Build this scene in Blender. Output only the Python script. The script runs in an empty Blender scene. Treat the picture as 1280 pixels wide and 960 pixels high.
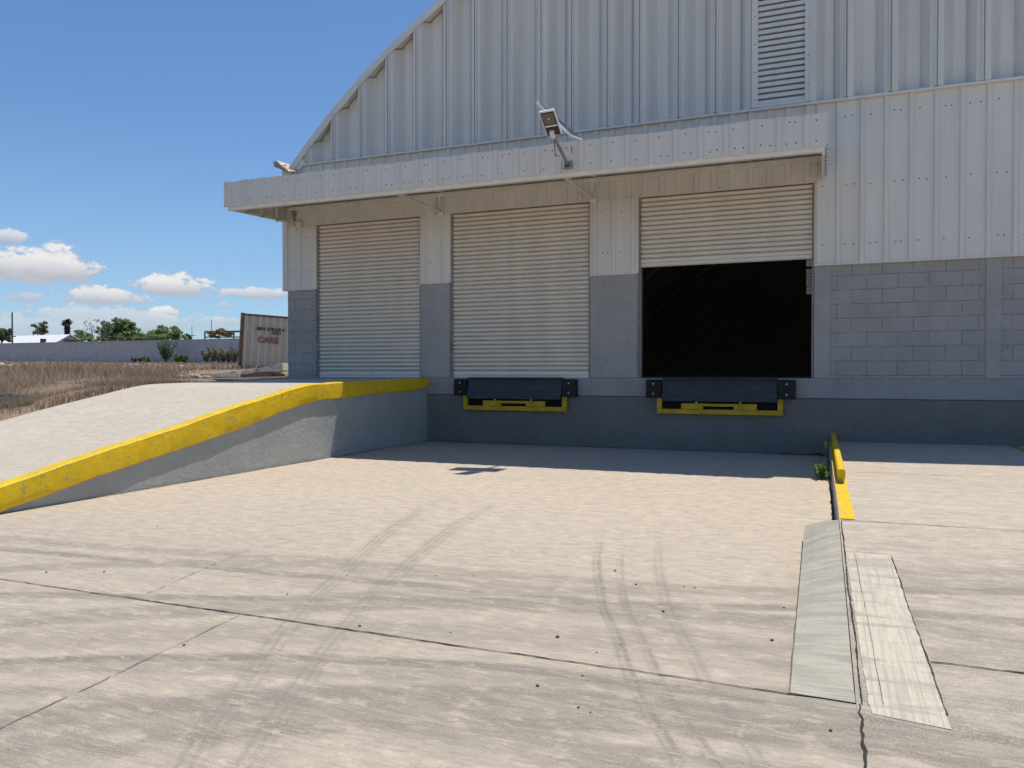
import bpy, math, random
import numpy as np
from mathutils import Vector, Matrix
random.seed(7); rng = np.random.default_rng(7)
sc = bpy.context.scene
col = sc.collection

# ------------------------------------------------------------------ camera geometry (1280 x 960 photograph)
f, E, D = 963.0, 1.22, 12.37
th = math.atan(385/963.); pit = math.atan(13/963.)
ct, st, cp, sp = math.cos(th), math.sin(th), math.cos(pit), math.sin(pit)
RV = Vector((ct, st, 0)); F0 = Vector((-st, ct, 0))
FV = Vector((F0.x*cp, F0.y*cp, -sp)); UV_ = Vector((F0.x*sp, F0.y*sp, cp))
CAM = Vector((0, -D, E))
def ray(x, y): return FV + RV*((x-640)/f) - UV_*((y-480)/f)
def at(x, y, depth): return CAM + ray(x, y)*depth
def hit(x, y, axis, val):
    d = ray(x, y); t = (val-CAM[axis])/d[axis]
    return CAM + d*t

cam = bpy.data.cameras.new("camera"); co = bpy.data.objects.new("camera", cam); col.objects.link(co)
cam.sensor_width = 36; cam.lens = f/1280*36; cam.clip_end = 3000; cam.clip_start = .05
co.matrix_world = Matrix(((RV.x, UV_.x, -FV.x, CAM.x), (RV.y, UV_.y, -FV.y, CAM.y), (RV.z, UV_.z, -FV.z, CAM.z), (0, 0, 0, 1)))
sc.camera = co

# ------------------------------------------------------------------ node helper
class NT:
    def __init__(s, tree): s.t = tree; s.n = tree.nodes; s.l = tree.links
    def new(s, typ, **kw):
        n = s.n.new(typ)
        for k, v in kw.items(): setattr(n, k, v)
        return n
    def put(s, sock, v):
        if isinstance(v, bpy.types.NodeSocket): s.l.new(v, sock)
        elif v is not None: sock.default_value = v
    def math(s, op, a, b=None, c=None, clamp=False):
        n = s.new('ShaderNodeMath', operation=op, use_clamp=clamp)
        s.put(n.inputs[0], a)
        if b is not None: s.put(n.inputs[1], b)
        if c is not None: s.put(n.inputs[2], c)
        return n.outputs[0]
    def step(s, v, lo, hi, a=0., b=1.):
        n = s.new('ShaderNodeMapRange', interpolation_type='SMOOTHSTEP')
        s.put(n.inputs[0], v); s.put(n.inputs[1], lo); s.put(n.inputs[2], hi); s.put(n.inputs[3], a); s.put(n.inputs[4], b)
        return n.outputs[0]
    def noise(s, vec, scale, detail=4, rough=.55, dist=0.):
        n = s.new('ShaderNodeTexNoise'); s.put(n.inputs['Vector'], vec)
        n.inputs['Scale'].default_value = scale; n.inputs['Detail'].default_value = detail
        n.inputs['Roughness'].default_value = rough; n.inputs['Distortion'].default_value = dist
        return n.outputs[0]
    def mapping(s, vec, scale=(1, 1, 1), loc=(0, 0, 0), rot=(0, 0, 0)):
        n = s.new('ShaderNodeMapping'); s.put(n.inputs[0], vec)
        n.inputs[1].default_value = loc; n.inputs[2].default_value = rot; n.inputs[3].default_value = scale
        return n.outputs[0]
    def mix(s, fac, a, b, blend='MIX'):
        n = s.new('ShaderNodeMix', data_type='RGBA', blend_type=blend)
        s.put(n.inputs[0], fac)
        for k, v in ((6, a), (7, b)):
            if not isinstance(v, bpy.types.NodeSocket): v = (*v[:3], 1)
            s.put(n.inputs[k], v)
        return n.outputs[2]
    def sep(s, vec):
        n = s.new('ShaderNodeSeparateXYZ'); s.put(n.inputs[0], vec); return n.outputs
    def comb(s, x, y, z):
        n = s.new('ShaderNodeCombineXYZ'); s.put(n.inputs[0], x); s.put(n.inputs[1], y); s.put(n.inputs[2], z); return n.outputs[0]
    def bump(s, h, strength=.3, dist=.01, normal=None):
        n = s.new('ShaderNodeBump'); s.put(n.inputs['Height'], h)
        n.inputs['Strength'].default_value = strength; n.inputs['Distance'].default_value = dist
        if normal is not None: s.put(n.inputs['Normal'], normal)
        return n.outputs[0]

def new_mat(name):
    m = bpy.data.materials.new(name); m.use_nodes = True
    t = NT(m.node_tree); b = m.node_tree.nodes['Principled BSDF']
    tc = t.new('ShaderNodeTexCoord').outputs['Object']
    return m, t, b, tc

def mat(name, c, rough=.6, var=.12, vscale=3., c2=None, metal=0., bump=0., bscale=40., bdist=.004, spec=.4, stain=None, stretch=(1, 1, 1)):
    m, t, b, tc = new_mat(name)
    v = t.noise(t.mapping(tc, stretch), vscale, 5, .6)
    c = tuple(c); c2 = c2 or tuple(x*(1-2*var) for x in c)
    out = t.mix(t.step(v, .3, .7), c, c2)
    if stain:
        sv = t.noise(t.mapping(tc, stain.get('stretch', (1, 1, 1))), stain['scale'], 6, .65)
        out = t.mix(t.math('MULTIPLY', t.step(sv, stain['lo'], stain['hi']), stain.get('amt', 1.)), out, stain['c'])
    t.put(b.inputs['Base Color'], out)
    b.inputs['Roughness'].default_value = rough; b.inputs['Metallic'].default_value = metal
    b.inputs['Specular IOR Level'].default_value = spec
    if bump: t.put(b.inputs['Normal'], t.bump(t.noise(tc, bscale, 6, .65), bump, bdist))
    return m

# ------------------------------------------------------------------ mesh helper
class MB:
    def __init__(s): s.v = []; s.f = []; s.m = []; s.sm = []
    def add(s, vs, fs, mi=0, smooth=False):
        o = len(s.v); s.v += [tuple(p) for p in vs]
        for q in fs: s.f.append(tuple(i+o for i in q)); s.m.append(mi); s.sm.append(smooth)
    def box(s, x0, x1, y0, y1, z0, z1, mi=0):
        v = [(x, y, z) for z in (z0, z1) for y in (y0, y1) for x in (x0, x1)]
        s.add(v, [(0, 2, 3, 1), (4, 5, 7, 6), (0, 1, 5, 4), (2, 6, 7, 3), (0, 4, 6, 2), (1, 3, 7, 5)], mi)
    def hexa(s, p, mi=0):           # 4 bottom (ccw from above) + 4 top
        s.add(p, [(3, 2, 1, 0), (4, 5, 6, 7), (0, 1, 5, 4), (1, 2, 6, 5), (2, 3, 7, 6), (3, 0, 4, 7)], mi)
    def bar(s, a, b, w, h, up=(0, 0, 1), mi=0):
        a, b = Vector(a), Vector(b); d = (b-a).normalized(); u = Vector(up)
        if abs(d.dot(u)) > .95: u = Vector((1, 0, 0))
        r = d.cross(u).normalized()*w/2; u = r.cross(d).normalized()*h/2
        s.hexa([a-r-u, a+r-u, b+r-u, b-r-u, a-r+u, a+r+u, b+r+u, b-r+u], mi)
    def tube(s, pts, rad, n=8, mi=0, cap=True):
        pts = [Vector(p) for p in pts]; rs = rad if hasattr(rad, '__len__') else [rad]*len(pts)
        rings = []
        for i, p in enumerate(pts):
            d = (pts[min(i+1, len(pts)-1)]-pts[max(i-1, 0)]).normalized()
            u = Vector((0, 0, 1)) if abs(d.z) < .9 else Vector((1, 0, 0))
            r = d.cross(u).normalized(); u = r.cross(d)
            rings.append([p+(r*math.cos(a)+u*math.sin(a))*rs[i] for a in [2*math.pi*k/n for k in range(n)]])
        vs = [q for r in rings for q in r]; fs = []
        for i in range(len(pts)-1):
            for k in range(n): fs.append((i*n+k, i*n+(k+1) % n, (i+1)*n+(k+1) % n, (i+1)*n+k))
        s.add(vs, fs, mi, True)
        if cap: s.add(rings[0], [tuple(range(n-1, -1, -1))], mi); s.add(rings[-1], [tuple(range(n))], mi)
    def grid(s, P, mi=0, smooth=False):   # P: rows of points
        n = len(P[0]); vs = [q for r in P for q in r]
        s.add(vs, [(i*n+k, i*n+k+1, (i+1)*n+k+1, (i+1)*n+k) for i in range(len(P)-1) for k in range(n-1)], mi, smooth)
    def screw(s, x, y, z, r=.011, mi=1, ax='y'):
        if ax == 'y': ring = [(x+r*math.cos(a), y, z+r*math.sin(a)) for a in [k*math.pi/3 for k in range(6)]]; c = (x, y-.006, z)
        else: ring = [(x, y+r*math.cos(a), z+r*math.sin(a)) for a in [k*math.pi/3 for k in range(6)]]; c = (x-.006, y, z)
        s.add(ring+[c], [(k, (k+1) % 6, 6) for k in range(6)], mi)
    def build(s, name, mats, parent=None, bevel=0., loc=None):
        o0 = Vector(loc) if loc is not None else (wpos(parent) if parent else Vector((0, 0, 0)))
        me = bpy.data.meshes.new(name)
        me.from_pydata([(x-o0.x, y-o0.y, z-o0.z) for x, y, z in s.v], [], s.f)
        if not isinstance(mats, (list, tuple)): mats = [mats]
        for m in mats: me.materials.append(m)
        me.polygons.foreach_set('material_index', s.m); me.polygons.foreach_set('use_smooth', s.sm)
        me.update()
        o = bpy.data.objects.new(name, me); col.objects.link(o)
        if parent: o.parent = parent
        if loc is not None and not parent: o.location = loc
        if bevel:
            b = o.modifiers.new('bevel', 'BEVEL'); b.width = bevel; b.segments = 2; b.limit_method = 'ANGLE'
        return o
def wpos(o):
    p = Vector((0, 0, 0))
    while o: p += o.location; o = o.parent
    return p
def tag(o, label=None, cat=None, group=None, kind=None):
    for k, v in (('label', label), ('category', cat), ('group', group), ('kind', kind)):
        if v: o[k] = v
    return o
def empty(name, loc, label, cat, group=None):
    o = bpy.data.objects.new(name, None); col.objects.link(o); o.location = loc; o.empty_display_size = .2
    return tag(o, label, cat, group)
def copy_tree(o, parent=None):
    c = o.copy(); col.objects.link(c)
    if parent: c.parent = parent
    for ch in list(o.children): copy_tree(ch, c)
    return c

# ------------------------------------------------------------------ sun and sky
SX, SY = .14, .27
sun_dir = Vector((SX, SY, 1)).normalized()
sl = bpy.data.lights.new("sun", 'SUN'); so = bpy.data.objects.new("sun", sl); col.objects.link(so)
sl.energy = 4.35; sl.angle = math.radians(.53); sl.color = (1, .935, .83)
so.rotation_euler = sun_dir.to_track_quat('Z', 'Y').to_euler(); so.location = (8, 12, 40)

w = bpy.data.worlds.new("World"); sc.world = w; w.use_nodes = True
t = NT(w.node_tree); bg = w.node_tree.nodes['Background']
sky = t.new('ShaderNodeTexSky', sky_type='NISHITA')
sky.sun_disc = False; sky.sun_elevation = math.asin(sun_dir.z); sky.sun_rotation = math.atan2(SX, SY)
sky.air_density = 1.2; sky.dust_density = .35; sky.ozone_density = 3.2; sky.altitude = 1800
dirv = t.new('ShaderNodeTexCoord').outputs['Generated']
dx, dy, dz = t.sep(dirv)
az = t.math('ARCTAN2', dx, dy); el = t.math('ARCSINE', dz)
n1 = t.noise(t.mapping(t.comb(az, el, 0.), (1, 1.9, 1)), 34, 7, .6)
n2 = t.noise(t.mapping(t.comb(az, el, 3.), (1, 1.6, 1)), 90, 5, .6)
nn = t.math('ADD', t.math('MULTIPLY', t.math('SUBTRACT', n1, .5), 2.2), t.math('MULTIPLY', t.math('SUBTRACT', n2, .5), 1.5))
clouds = [(8, 297, 30, 11, .8), (48, 336, 92, 24, 1.), (68, 326, 44, 20, 1.), (30, 373, 30, 9, .55), (131, 373, 60, 14, .9), (214, 360, 56, 18, 1.),
          (140, 404, 130, 22, .6), (205, 392, 24, 9, .95), (322, 368, 52, 11, .8), (285, 403, 24, 9, .65), (282, 382, 12, 6, .5), (60, 412, 120, 16, .45), (250, 408, 60, 12, .3)]
rr = random.Random(4)
for k in range(26):                                       # more clouds round the rest of the horizon
    a = rr.uniform(-3.1, 3.1)
    if -1.1 < a < -.3: continue
    clouds.append((None, a, rr.uniform(.03, .11), rr.uniform(.01, .022), rr.uniform(.5, 1), rr.uniform(.05, .17)))
cm = None; hi = None
for c in clouds:
    if c[0] is None: a0, wd, ht, s_, e0 = c[1], c[2], c[3], c[4], c[5]
    else:
        d = ray(c[0], c[1]).normalized(); a0 = math.atan2(d.x, d.y); e0 = math.asin(d.z)
        d2 = ray(c[0]+1, c[1]).normalized(); k = abs(math.atan2(d2.x, d2.y)-a0); wd, ht, s_ = c[2]*k, c[3]/f, c[4]
    q = t.math('DIVIDE', t.math('SUBTRACT', az, a0), wd); p = t.math('DIVIDE', t.math('SUBTRACT', el, e0), ht)
    p = t.math('MAXIMUM', p, t.math('MULTIPLY', p, -1.55))          # flat underside
    r2 = t.math('ADD', t.math('MULTIPLY', q, q), t.math('MULTIPLY', p, p))
    m = t.math('SUBTRACT', 1., t.math('SQRT', r2))
    body = t.math('MULTIPLY', t.step(t.math('ADD', m, t.math('MULTIPLY', nn, .72)), -.02, .34), s_)
    body = t.math('MULTIPLY', body, t.step(m, -.42, -.02))
    up = t.math('MULTIPLY', t.step(t.math('DIVIDE', t.math('SUBTRACT', el, e0), ht), -.5, .65), body)
    cm = body if cm is None else t.math('MAXIMUM', cm, body)
    hi = up if hi is None else t.math('MAXIMUM', hi, up)
shade = t.math('ADD', hi, t.math('MULTIPLY', nn, .22), clamp=True)
ccol = t.mix(shade, (4.1, 4.2, 4.7), (7.5, 7.3, 7.1))
# thin bright haze layer towards the horizon
skyt = t.mix(1., sky.outputs[0], (.80, .97, 1.10), 'MULTIPLY')
skyc = t.mix(t.step(el, .0, .30, .45, 0.), skyt, (2.9, 4.2, 6.0))
t.put(bg.inputs[0], t.mix(t.math('MULTIPLY', cm, .93), skyc, ccol))
bg.inputs[1].default_value = .115

# ------------------------------------------------------------------ materials
def concrete_mat(name, base, grey, tracks=True, dirty=1., pits=True, seed=0.):
    m, t, b, tc = new_mat(name)
    x, y, z = t.sep(tc)
    big = t.noise(t.mapping(tc, (.35, .8, 1), (seed, 0, 0)), 1.1, 5, .6)
    med = t.noise(tc, 6, 6, .65); fine = t.noise(tc, 70, 3, .6); grain = t.noise(tc, 260, 2, .5)
    c = t.mix(t.step(big, .32, .7), base, tuple(v*.86 for v in base))
    c = t.mix(t.math('MULTIPLY', t.step(med, .44, .6), .6), c, grey)
    # brushed streaks along the slab
    br = t.noise(t.mapping(tc, (1.1, 16, 1)), 2.2, 6, .65)
    c = t.mix(t.math('MULTIPLY', t.step(br, .46, .62), .5*dirty), c, grey)
    br2 = t.noise(t.mapping(tc, (5, 60, 1)), 2.0, 4, .6)
    c = t.mix(t.math('MULTIPLY', t.step(br2, .48, .62), .5), c, tuple(v*.62 for v in base))
    br3 = t.noise(t.mapping(tc, (5, 60, 1), (3, 5, 0)), 2.0, 4, .6)
    c = t.mix(t.math('MULTIPLY', t.step(br3, .52, .66), .4), c, tuple(min(1, v*1.3) for v in base))
    if tracks:
        # traffic film where lorries turn, in front of the dock
        far = t.step(t.math('ADD', y, t.math('MULTIPLY', t.math('SUBTRACT', big, .5), 5.5)), -5.8, -9.6)
        film = t.noise(t.mapping(tc, (.5, 5.5, 1), (2, 1, 0), (0, 0, .04)), 1.7, 6, .62)
        c = t.mix(t.math('MULTIPLY', t.math('MULTIPLY', far, t.step(film, .43, .62)), .46), c, (.205, .19, .163))
        c = t.mix(t.math('MULTIPLY', far, .55), c, (.37, .328, .27))
        wob = t.noise(t.mapping(tc, (.7, .7, 1)), 1., 2, .5)
        brk = t.noise(t.mapping(tc, (2.2, 9, 1)), 1.3, 5, .65)
        brky = t.noise(t.mapping(tc, (9, 1.6, 1)), 1.3, 5, .65)
        def track(u, v, cf, wd, amt, brn, lo=None, hi=None, tread=0., fade=2.0):
            # v = c0 + c1 u + c2 u^2, a tyre mark of width wd
            fx = t.math('ADD', t.math('MULTIPLY', t.math('ADD', t.math('MULTIPLY', u, cf[2]), cf[1]), u), cf[0])
            d = t.math('ADD', t.math('SUBTRACT', v, fx), t.math('MULTIPLY', t.math('SUBTRACT', wob, .5), .12))
            band = t.step(t.math('ABSOLUTE', d), wd*.56, wd*.2)
            if tread:
                rib = t.math('SINE', t.math('MULTIPLY', d, tread)); band = t.math('MULTIPLY', band, t.step(rib, -.6, .5, .45, 1.))
            k = t.math('MULTIPLY', band, t.step(brn, .38, .56, .5, 1.))
            if lo is not None: k = t.math('MULTIPLY', k, t.math('MULTIPLY', t.step(u, lo, lo+.8), t.step(u, hi, hi-fade)))
            return t.math('MULTIPLY', k, amt*1.35)
        def fit(px, along):
            P = [hit(a, b_, 2, 0) for a, b_ in px]
            U = [p.x if along == 'x' else p.y for p in P]; V = [p.y if along == 'x' else p.x for p in P]
            return list(np.polyfit(U, V, min(2, len(P)-1))[::-1])+[0.]
        marks = []; marks2 = []
        for px, wd, amt in [([(0, 712), (270, 704), (560, 722)], .20, .4), ([(0, 745), (420, 748), (900, 757)], .10, .62), ([(0, 786), (300, 752), (640, 768), (930, 772)], .16, .5),
                            ([(0, 828), (330, 822), (480, 826)], .09, .7), ([(0, 775), (250, 757), (700, 738)], .18, .4), ([(0, 905), (400, 872), (1000, 905)], .22, .6), ([(300, 905), (700, 880), (1080, 915)], .30, .5), ([(0, 800), (500, 790), (800, 800)], .26, .3), ([(0, 935), (250, 905), (480, 900)], .2, .5),
                            ([(380, 838), (700, 850), (1000, 868)], .12, .4), ([(0, 945), (500, 905), (900, 915), (1080, 932)], .10, .6), ([(0, 862), (480, 905), (900, 952)], .08, .5),
                            ([(1000, 775), (1280, 800)], .10, .6), ([(1000, 745), (1280, 765)], .16, .35)]:
            marks.append(track(x, y, fit(px, 'x'), wd*1.5, amt*1.1*dirty, brk))
        for px, wd, amt, lo, hi_ in [([(752, 670), (770, 790), (856, 960)], .07, .6, -11.2, -6.2), ([(782, 670), (800, 790), (900, 960)], .06, .5, -11.2, -6.5), ([(826, 660), (850, 780), (960, 960)], .09, .35, -11.2, -6.),
                                     ([(560, 620), (400, 740), (250, 930)], .16, .38, -11.2, -5.), ([(600, 640), (470, 740), (310, 950)], .14, .36, -11.2, -5.)]:
            marks2.append(track(y, x, fit(px, 'y'), wd*1.15, amt*dirty, brky, lo, hi_, 140.))
        tot = None
        for k in marks: tot = k if tot is None else t.math('MAXIMUM', tot, k)
        c = t.mix(t.math('MULTIPLY', tot, .95, clamp=True), c, (.165, .154, .135))
        tot = None
        for k in marks2: tot = k if tot is None else t.math('MAXIMUM', tot, k)
        c = t.mix(t.math('MULTIPLY', tot, .95, clamp=True), c, (.14, .132, .118))
    kd = 1. if tracks else .45
    # trowel marks a hand wide and less, and mottling
    br4 = t.noise(t.mapping(tc, (2.6, 22, 1), (7, 2, 0)), 2.6, 7, .72)
    c = t.mix(t.math('MULTIPLY', t.step(br4, .5, .62), .36*kd), c, (.20, .185, .16))
    c = t.mix(t.math('MULTIPLY', t.step(br4, .47, .36), .36*kd), c, tuple(min(1, v*1.12) for v in base))
    mo = t.noise(t.mapping(tc, (1, 1.8, 1)), 19, 6, .75)
    c = t.mix(t.math('MULTIPLY', t.step(mo, .48, .62), .19*kd), c, (.20, .18, .155))
    mo2 = t.noise(t.mapping(tc, (1, 1.5, 1), (5, 5, 0)), 7.5, 7, .72)
    c = t.mix(t.math('MULTIPLY', t.step(mo2, .49, .60), .26*kd), c, (.22, .2, .17))
    c = t.mix(t.math('MULTIPLY', t.step(mo2, .46, .38), .3*kd), c, tuple(min(1, v*1.12) for v in base))
    # small dark flecks and pale scuffs
    if pits:
        vo = t.new('ShaderNodeTexVoronoi', feature='F1'); t.put(vo.inputs['Vector'], t.mapping(tc, (3.2, 5, 3))); vo.inputs['Scale'].default_value = 2.4
        pm = t.math('MULTIPLY', t.step(vo.outputs['Distance'], .06, .025), t.step(med, .52, .58))
        c = t.mix(t.math('MULTIPLY', pm, .7), c, (.09, .08, .07))
        sc_ = t.noise(t.mapping(tc, (3, 6, 1), (9, 0, 0)), 4, 6, .7)
        c = t.mix(t.math('MULTIPLY', t.step(sc_, .64, .72), .5), c, (.62, .58, .5))
        sd = t.noise(t.mapping(tc, (2, 12, 1), (4, 7, 0)), 2.2, 6, .7)
        c = t.mix(t.math('MULTIPLY', t.step(sd, .60, .68), .6), c, (.17, .15, .125))
    c = t.mix(t.step(fine, .46, .64, .0, .32*kd), c, tuple(v*.6 for v in base))
    c = t.mix(t.step(grain, .48, .62, 0., .32*kd), c, tuple(min(1, v*1.35) for v in base))
    t.put(b.inputs['Base Color'], c); b.inputs['Roughness'].default_value = .85; b.inputs['Specular IOR Level'].default_value = .25
    h = t.math('ADD', t.math('MULTIPLY', fine, .5), t.math('ADD', t.math('MULTIPLY', br2, .8), t.math('MULTIPLY', med, 1.)))
    t.put(b.inputs['Normal'], t.bump(h, .5, .010))
    return m
M = {}
M['yard'] = concrete_mat('yard_concrete', (.605, .51, .40), (.45, .39, .315))
M['apron'] = concrete_mat('apron_concrete', (.585, .50, .40), (.45, .39, .32), True, .9)
M['ramp'] = concrete_mat('ramp_concrete', (.60, .535, .44), (.51, .455, .375), False, .6)
def patch_mat(name, base, ax):
    m, t, b, tc = new_mat(name)
    s1 = (30, 2, 2) if ax == 'y' else (2, 30, 2)
    g = t.noise(t.mapping(tc, s1), 2.2, 6, .6); d = t.noise(t.mapping(tc, (1, 5, 1)), 2, 5, .65); fine = t.noise(tc, 120, 3, .6)
    c = t.mix(t.step(g, .47, .6, 0, .55), base, tuple(v*.72 for v in base))
    c = t.mix(t.step(d, .48, .6, 0, .55), c, (.27, .26, .23))
    ln = t.noise(t.mapping(tc, (70, .8, 1) if ax == 'y' else (3, 46, 1)), 1., 3, .5)
    c = t.mix(t.step(ln, .52, .62, 0, .5), c, tuple(v*.6 for v in base))
    bl = t.noise(tc, 5, 5, .7); c = t.mix(t.step(bl, .5, .62, 0, .35), c, tuple(v*.72 for v in base))
    c = t.mix(t.step(fine, .45, .6, 0, .35), c, tuple(v*.6 for v in base))
    t.put(b.inputs['Base Color'], c); b.inputs['Roughness'].default_value = .85
    t.put(b.inputs['Normal'], t.bump(t.math('ADD', g, t.math('MULTIPLY', fine, .3)), .5, .005))
    return m
M['patch_pale'] = patch_mat('pale_patch_concrete', (.60, .54, .43), 'y')
M['patch_grey'] = patch_mat('grey_patch_concrete', (.47, .44, .36), 'x')
M['crack'] = mat('joint_filler', (.055, .05, .045), .95, .3, 20, bump=.5)
M['crack_soft'] = mat('hairline_joint', (.20, .175, .145), .95, .3, 20)
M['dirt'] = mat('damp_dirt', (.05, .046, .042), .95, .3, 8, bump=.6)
M['asphalt'] = mat('asphalt', (.06, .06, .06), .9, .2, 10, bump=.5)

def plaster(name, c, bump=.5, scale=26., dist=.012, blocks=False, stains=True):
    m, t, b, tc = new_mat(name)
    x, y, z = t.sep(tc)
    lo = t.noise(t.mapping(tc, (1, 1, 1)), 1.7, 5, .6); hi_ = t.noise(tc, scale, 6, .7); fine = t.noise(tc, scale*6, 3, .6)
    cc = t.mix(t.step(lo, .35, .7), c, tuple(v*.86 for v in c))
    h = t.math('ADD', t.math('MULTIPLY', hi_, 1.), t.math('MULTIPLY', fine, .3))
    if blocks:
        wv = t.noise(tc, 9, 3, .6)
        u = t.comb(t.math('ADD', t.math('ADD', x, y), t.math('MULTIPLY', wv, .02)), t.math('ADD', z, t.math('MULTIPLY', wv, .022)), 0.)
        br = t.new('ShaderNodeTexBrick'); t.put(br.inputs['Vector'], t.mapping(u, (1, 1, 1), (.06, -.155, 0)))
        br.inputs['Scale'].default_value = 1.; br.inputs['Brick Width'].default_value = .405; br.inputs['Row Height'].default_value = .21
        br.inputs['Mortar Size'].default_value = .007; br.inputs['Mortar Smooth'].default_value = .4; br.offset = .5
        br.inputs['Color1'].default_value = (1, 1, 1, 1); br.inputs['Color2'].default_value = (.86, .86, .86, 1); br.inputs['Mortar'].default_value = (.75, .75, .75, 1)
        part = t.step(t.noise(tc, 4.5, 4, .6), .40, .58, .2, 1.)
        mort = t.math('MULTIPLY', br.outputs['Fac'], part)
        cc = t.mix(t.math('MULTIPLY', mort, .42), cc, tuple(v*.3 for v in c))
        cc = t.mix(.5, cc, t.mix(1., cc, br.outputs['Color'], 'MULTIPLY'))
        chip = t.step(t.noise(tc, 24, 5, .72), .60, .66)
        cc = t.mix(t.math('MULTIPLY', chip, .55), cc, tuple(v*.35 for v in c))
        h = t.math('SUBTRACT', h, t.math('ADD', t.math('MULTIPLY', mort, 2.2), chip))
    elif stains:
        chip = t.step(t.noise(t.mapping(tc, (1, 1, .8)), 24, 5, .72), .61, .67)
        cc = t.mix(t.math('MULTIPLY', chip, .5), cc, tuple(v*.45 for v in c))
        cc = t.mix(t.math('MULTIPLY', t.step(hi_, .42, .3), .35), cc, tuple(v*1.25 for v in c))
        sca = t.noise(t.mapping(tc, (1.2, 1.2, 9)), 2.4, 5, .65)
        cc = t.mix(t.math('MULTIPLY', t.step(sca, .58, .66), .3), cc, tuple(v*1.35 for v in c))
        drip = t.noise(t.mapping(tc, (6, 6, .7)), 2., 5, .6)
        cc = t.mix(t.step(drip, .52, .75, 0, .3), cc, tuple(v*.7 for v in c))
    t.put(b.inputs['Base Color'], cc); b.inputs['Roughness'].default_value = .78; b.inputs['Specular IOR Level'].default_value = .3
    t.put(b.inputs['Normal'], t.bump(h, bump, dist))
    return m
M['plinth'] = plaster('plinth_paint', (.232, .219, .205), 1., 18, .03)
M['blocks'] = plaster('painted_blockwork', (.40, .383, .365), .55, 30, .008, True)
M['pier'] = plaster('painted_pier', (.40, .383, .365), .3, 20, .006)
M['beam'] = plaster('painted_beam', (.33, .326, .32), .3, 20, .006)
M['rampwall'] = plaster('ramp_wall_paint', (.42, .435, .42), .8, 14, .03)
M['perimeter'] = plaster('perimeter_wall_paint', (.50, .49, .50), .5, 3, .03)
M['yellow'] = mat('yellow_kerb_paint', (.78, .53, .008), .6, .07, 5, bump=.5, bscale=12, bdist=.015, stain=dict(scale=12, lo=.575, hi=.63, c=(.40, .30, .13), amt=.75))
M['yellow_steel'] = mat('yellow_steel_paint', (.62, .40, .015), .55, .15, 6, stain=dict(scale=10, lo=.62, hi=.75, c=(.25, .17, .05), amt=.7))
M['yellow_line'] = mat('worn_yellow_line', (.50, .38, .06), .8, .3, 14)
def sheet(name, c, var=.06, streak=.25, rough=.42):
    m, t, b, tc = new_mat(name)
    lo = t.noise(t.mapping(tc, (2.5, 2.5, .25)), 1.6, 5, .6); sp_ = t.noise(t.mapping(tc, (22, 22, .7)), 1.6, 5, .65); pan = t.noise(t.mapping(tc, (1.7, 1.7, .05)), 1.3, 1, .5)
    cc = t.mix(t.step(lo, .3, .7), c, tuple(v*(1-2*var) for v in c))
    cc = t.mix(t.step(pan, .4, .6, 0, .35), cc, tuple(v*.9 for v in c))
    cc = t.mix(t.step(sp_, .55, .8, 0, streak), cc, (c[0]*.72, c[1]*.70, c[2]*.66))
    t.put(b.inputs['Base Color'], cc); b.inputs['Roughness'].default_value = rough; b.inputs['Specular IOR Level'].default_value = .4
    t.put(b.inputs['Normal'], t.bump(t.math('ADD', t.noise(tc, 5, 3, .5), t.math('MULTIPLY', t.noise(tc, 1.4, 2, .5), 2.)), .18, .015))
    return m
M['gable'] = sheet('gable_sheet', (.80, .785, .73), .06, .25, .3)
M['clad'] = sheet('wall_sheet', (.78, .75, .68))
M['fascia'] = sheet('fascia_sheet', (.72, .695, .64), .05, .15)
M['trim'] = sheet('trim_sheet', (.76, .75, .70), .04, .2)
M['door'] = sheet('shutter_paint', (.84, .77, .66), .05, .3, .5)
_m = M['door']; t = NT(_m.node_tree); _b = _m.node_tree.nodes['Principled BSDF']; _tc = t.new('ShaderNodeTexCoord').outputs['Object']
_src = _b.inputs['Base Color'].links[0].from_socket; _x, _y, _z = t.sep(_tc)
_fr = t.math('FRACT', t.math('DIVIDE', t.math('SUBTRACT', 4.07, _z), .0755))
_shade_ln = t.math('MAXIMUM', t.step(_fr, .36, .02), t.step(_fr, .93, 1.))
_shade_var = t.step(t.noise(t.mapping(_tc, (1.2, 1, 9)), 2.5, 5, .6), .25, .7, .45, 1.)
t.put(_b.inputs['Base Color'], t.mix(t.math('MULTIPLY', t.math('MULTIPLY', _shade_ln, _shade_var), .62), _src, (.26, .21, .16)))  # shade between the slats painted into the colour as dark bands
M['steel_cream'] = mat('cream_steel_paint', (.84, .80, .71), .55, .06, 4, stain=dict(scale=9, lo=.68, hi=.76, c=(.30, .22, .16), amt=.6))
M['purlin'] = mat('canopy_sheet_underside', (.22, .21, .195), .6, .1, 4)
M['screw'] = mat('screw_head', (.10, .10, .10), .5, .1)
M['jamb'] = mat('jamb_steel', (.34, .33, .30), .6, .15, 5, stain=dict(scale=12, lo=.56, hi=.68, c=(.16, .09, .06), amt=.8, stretch=(1, 1, .5)))
M['interior'] = mat('interior_surface', (.60, .60, .58), .8, .1)
M['interior_floor'] = mat('interior_floor', (.48, .47, .45), .6, .1)
M['interior_rib'] = mat('interior_rib', (.88, .88, .88), .6, .1)
M['rubber'] = mat('black_rubber', (.016, .017, .018), .7, .2, 6, bump=.3)
M['lip'] = mat('dark_steel_lip', (.046, .048, .054), .5, .15, 5, stain=dict(scale=7, lo=.54, hi=.64, c=(.085, .075, .065), amt=.6, stretch=(.4, 1, 3)))
M['black'] = mat('recess_shade_black', (.006, .006, .007), .9, .1)
M['bolt'] = mat('bolt_zinc', (.45, .46, .47), .4, .1, metal=.6)
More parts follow.
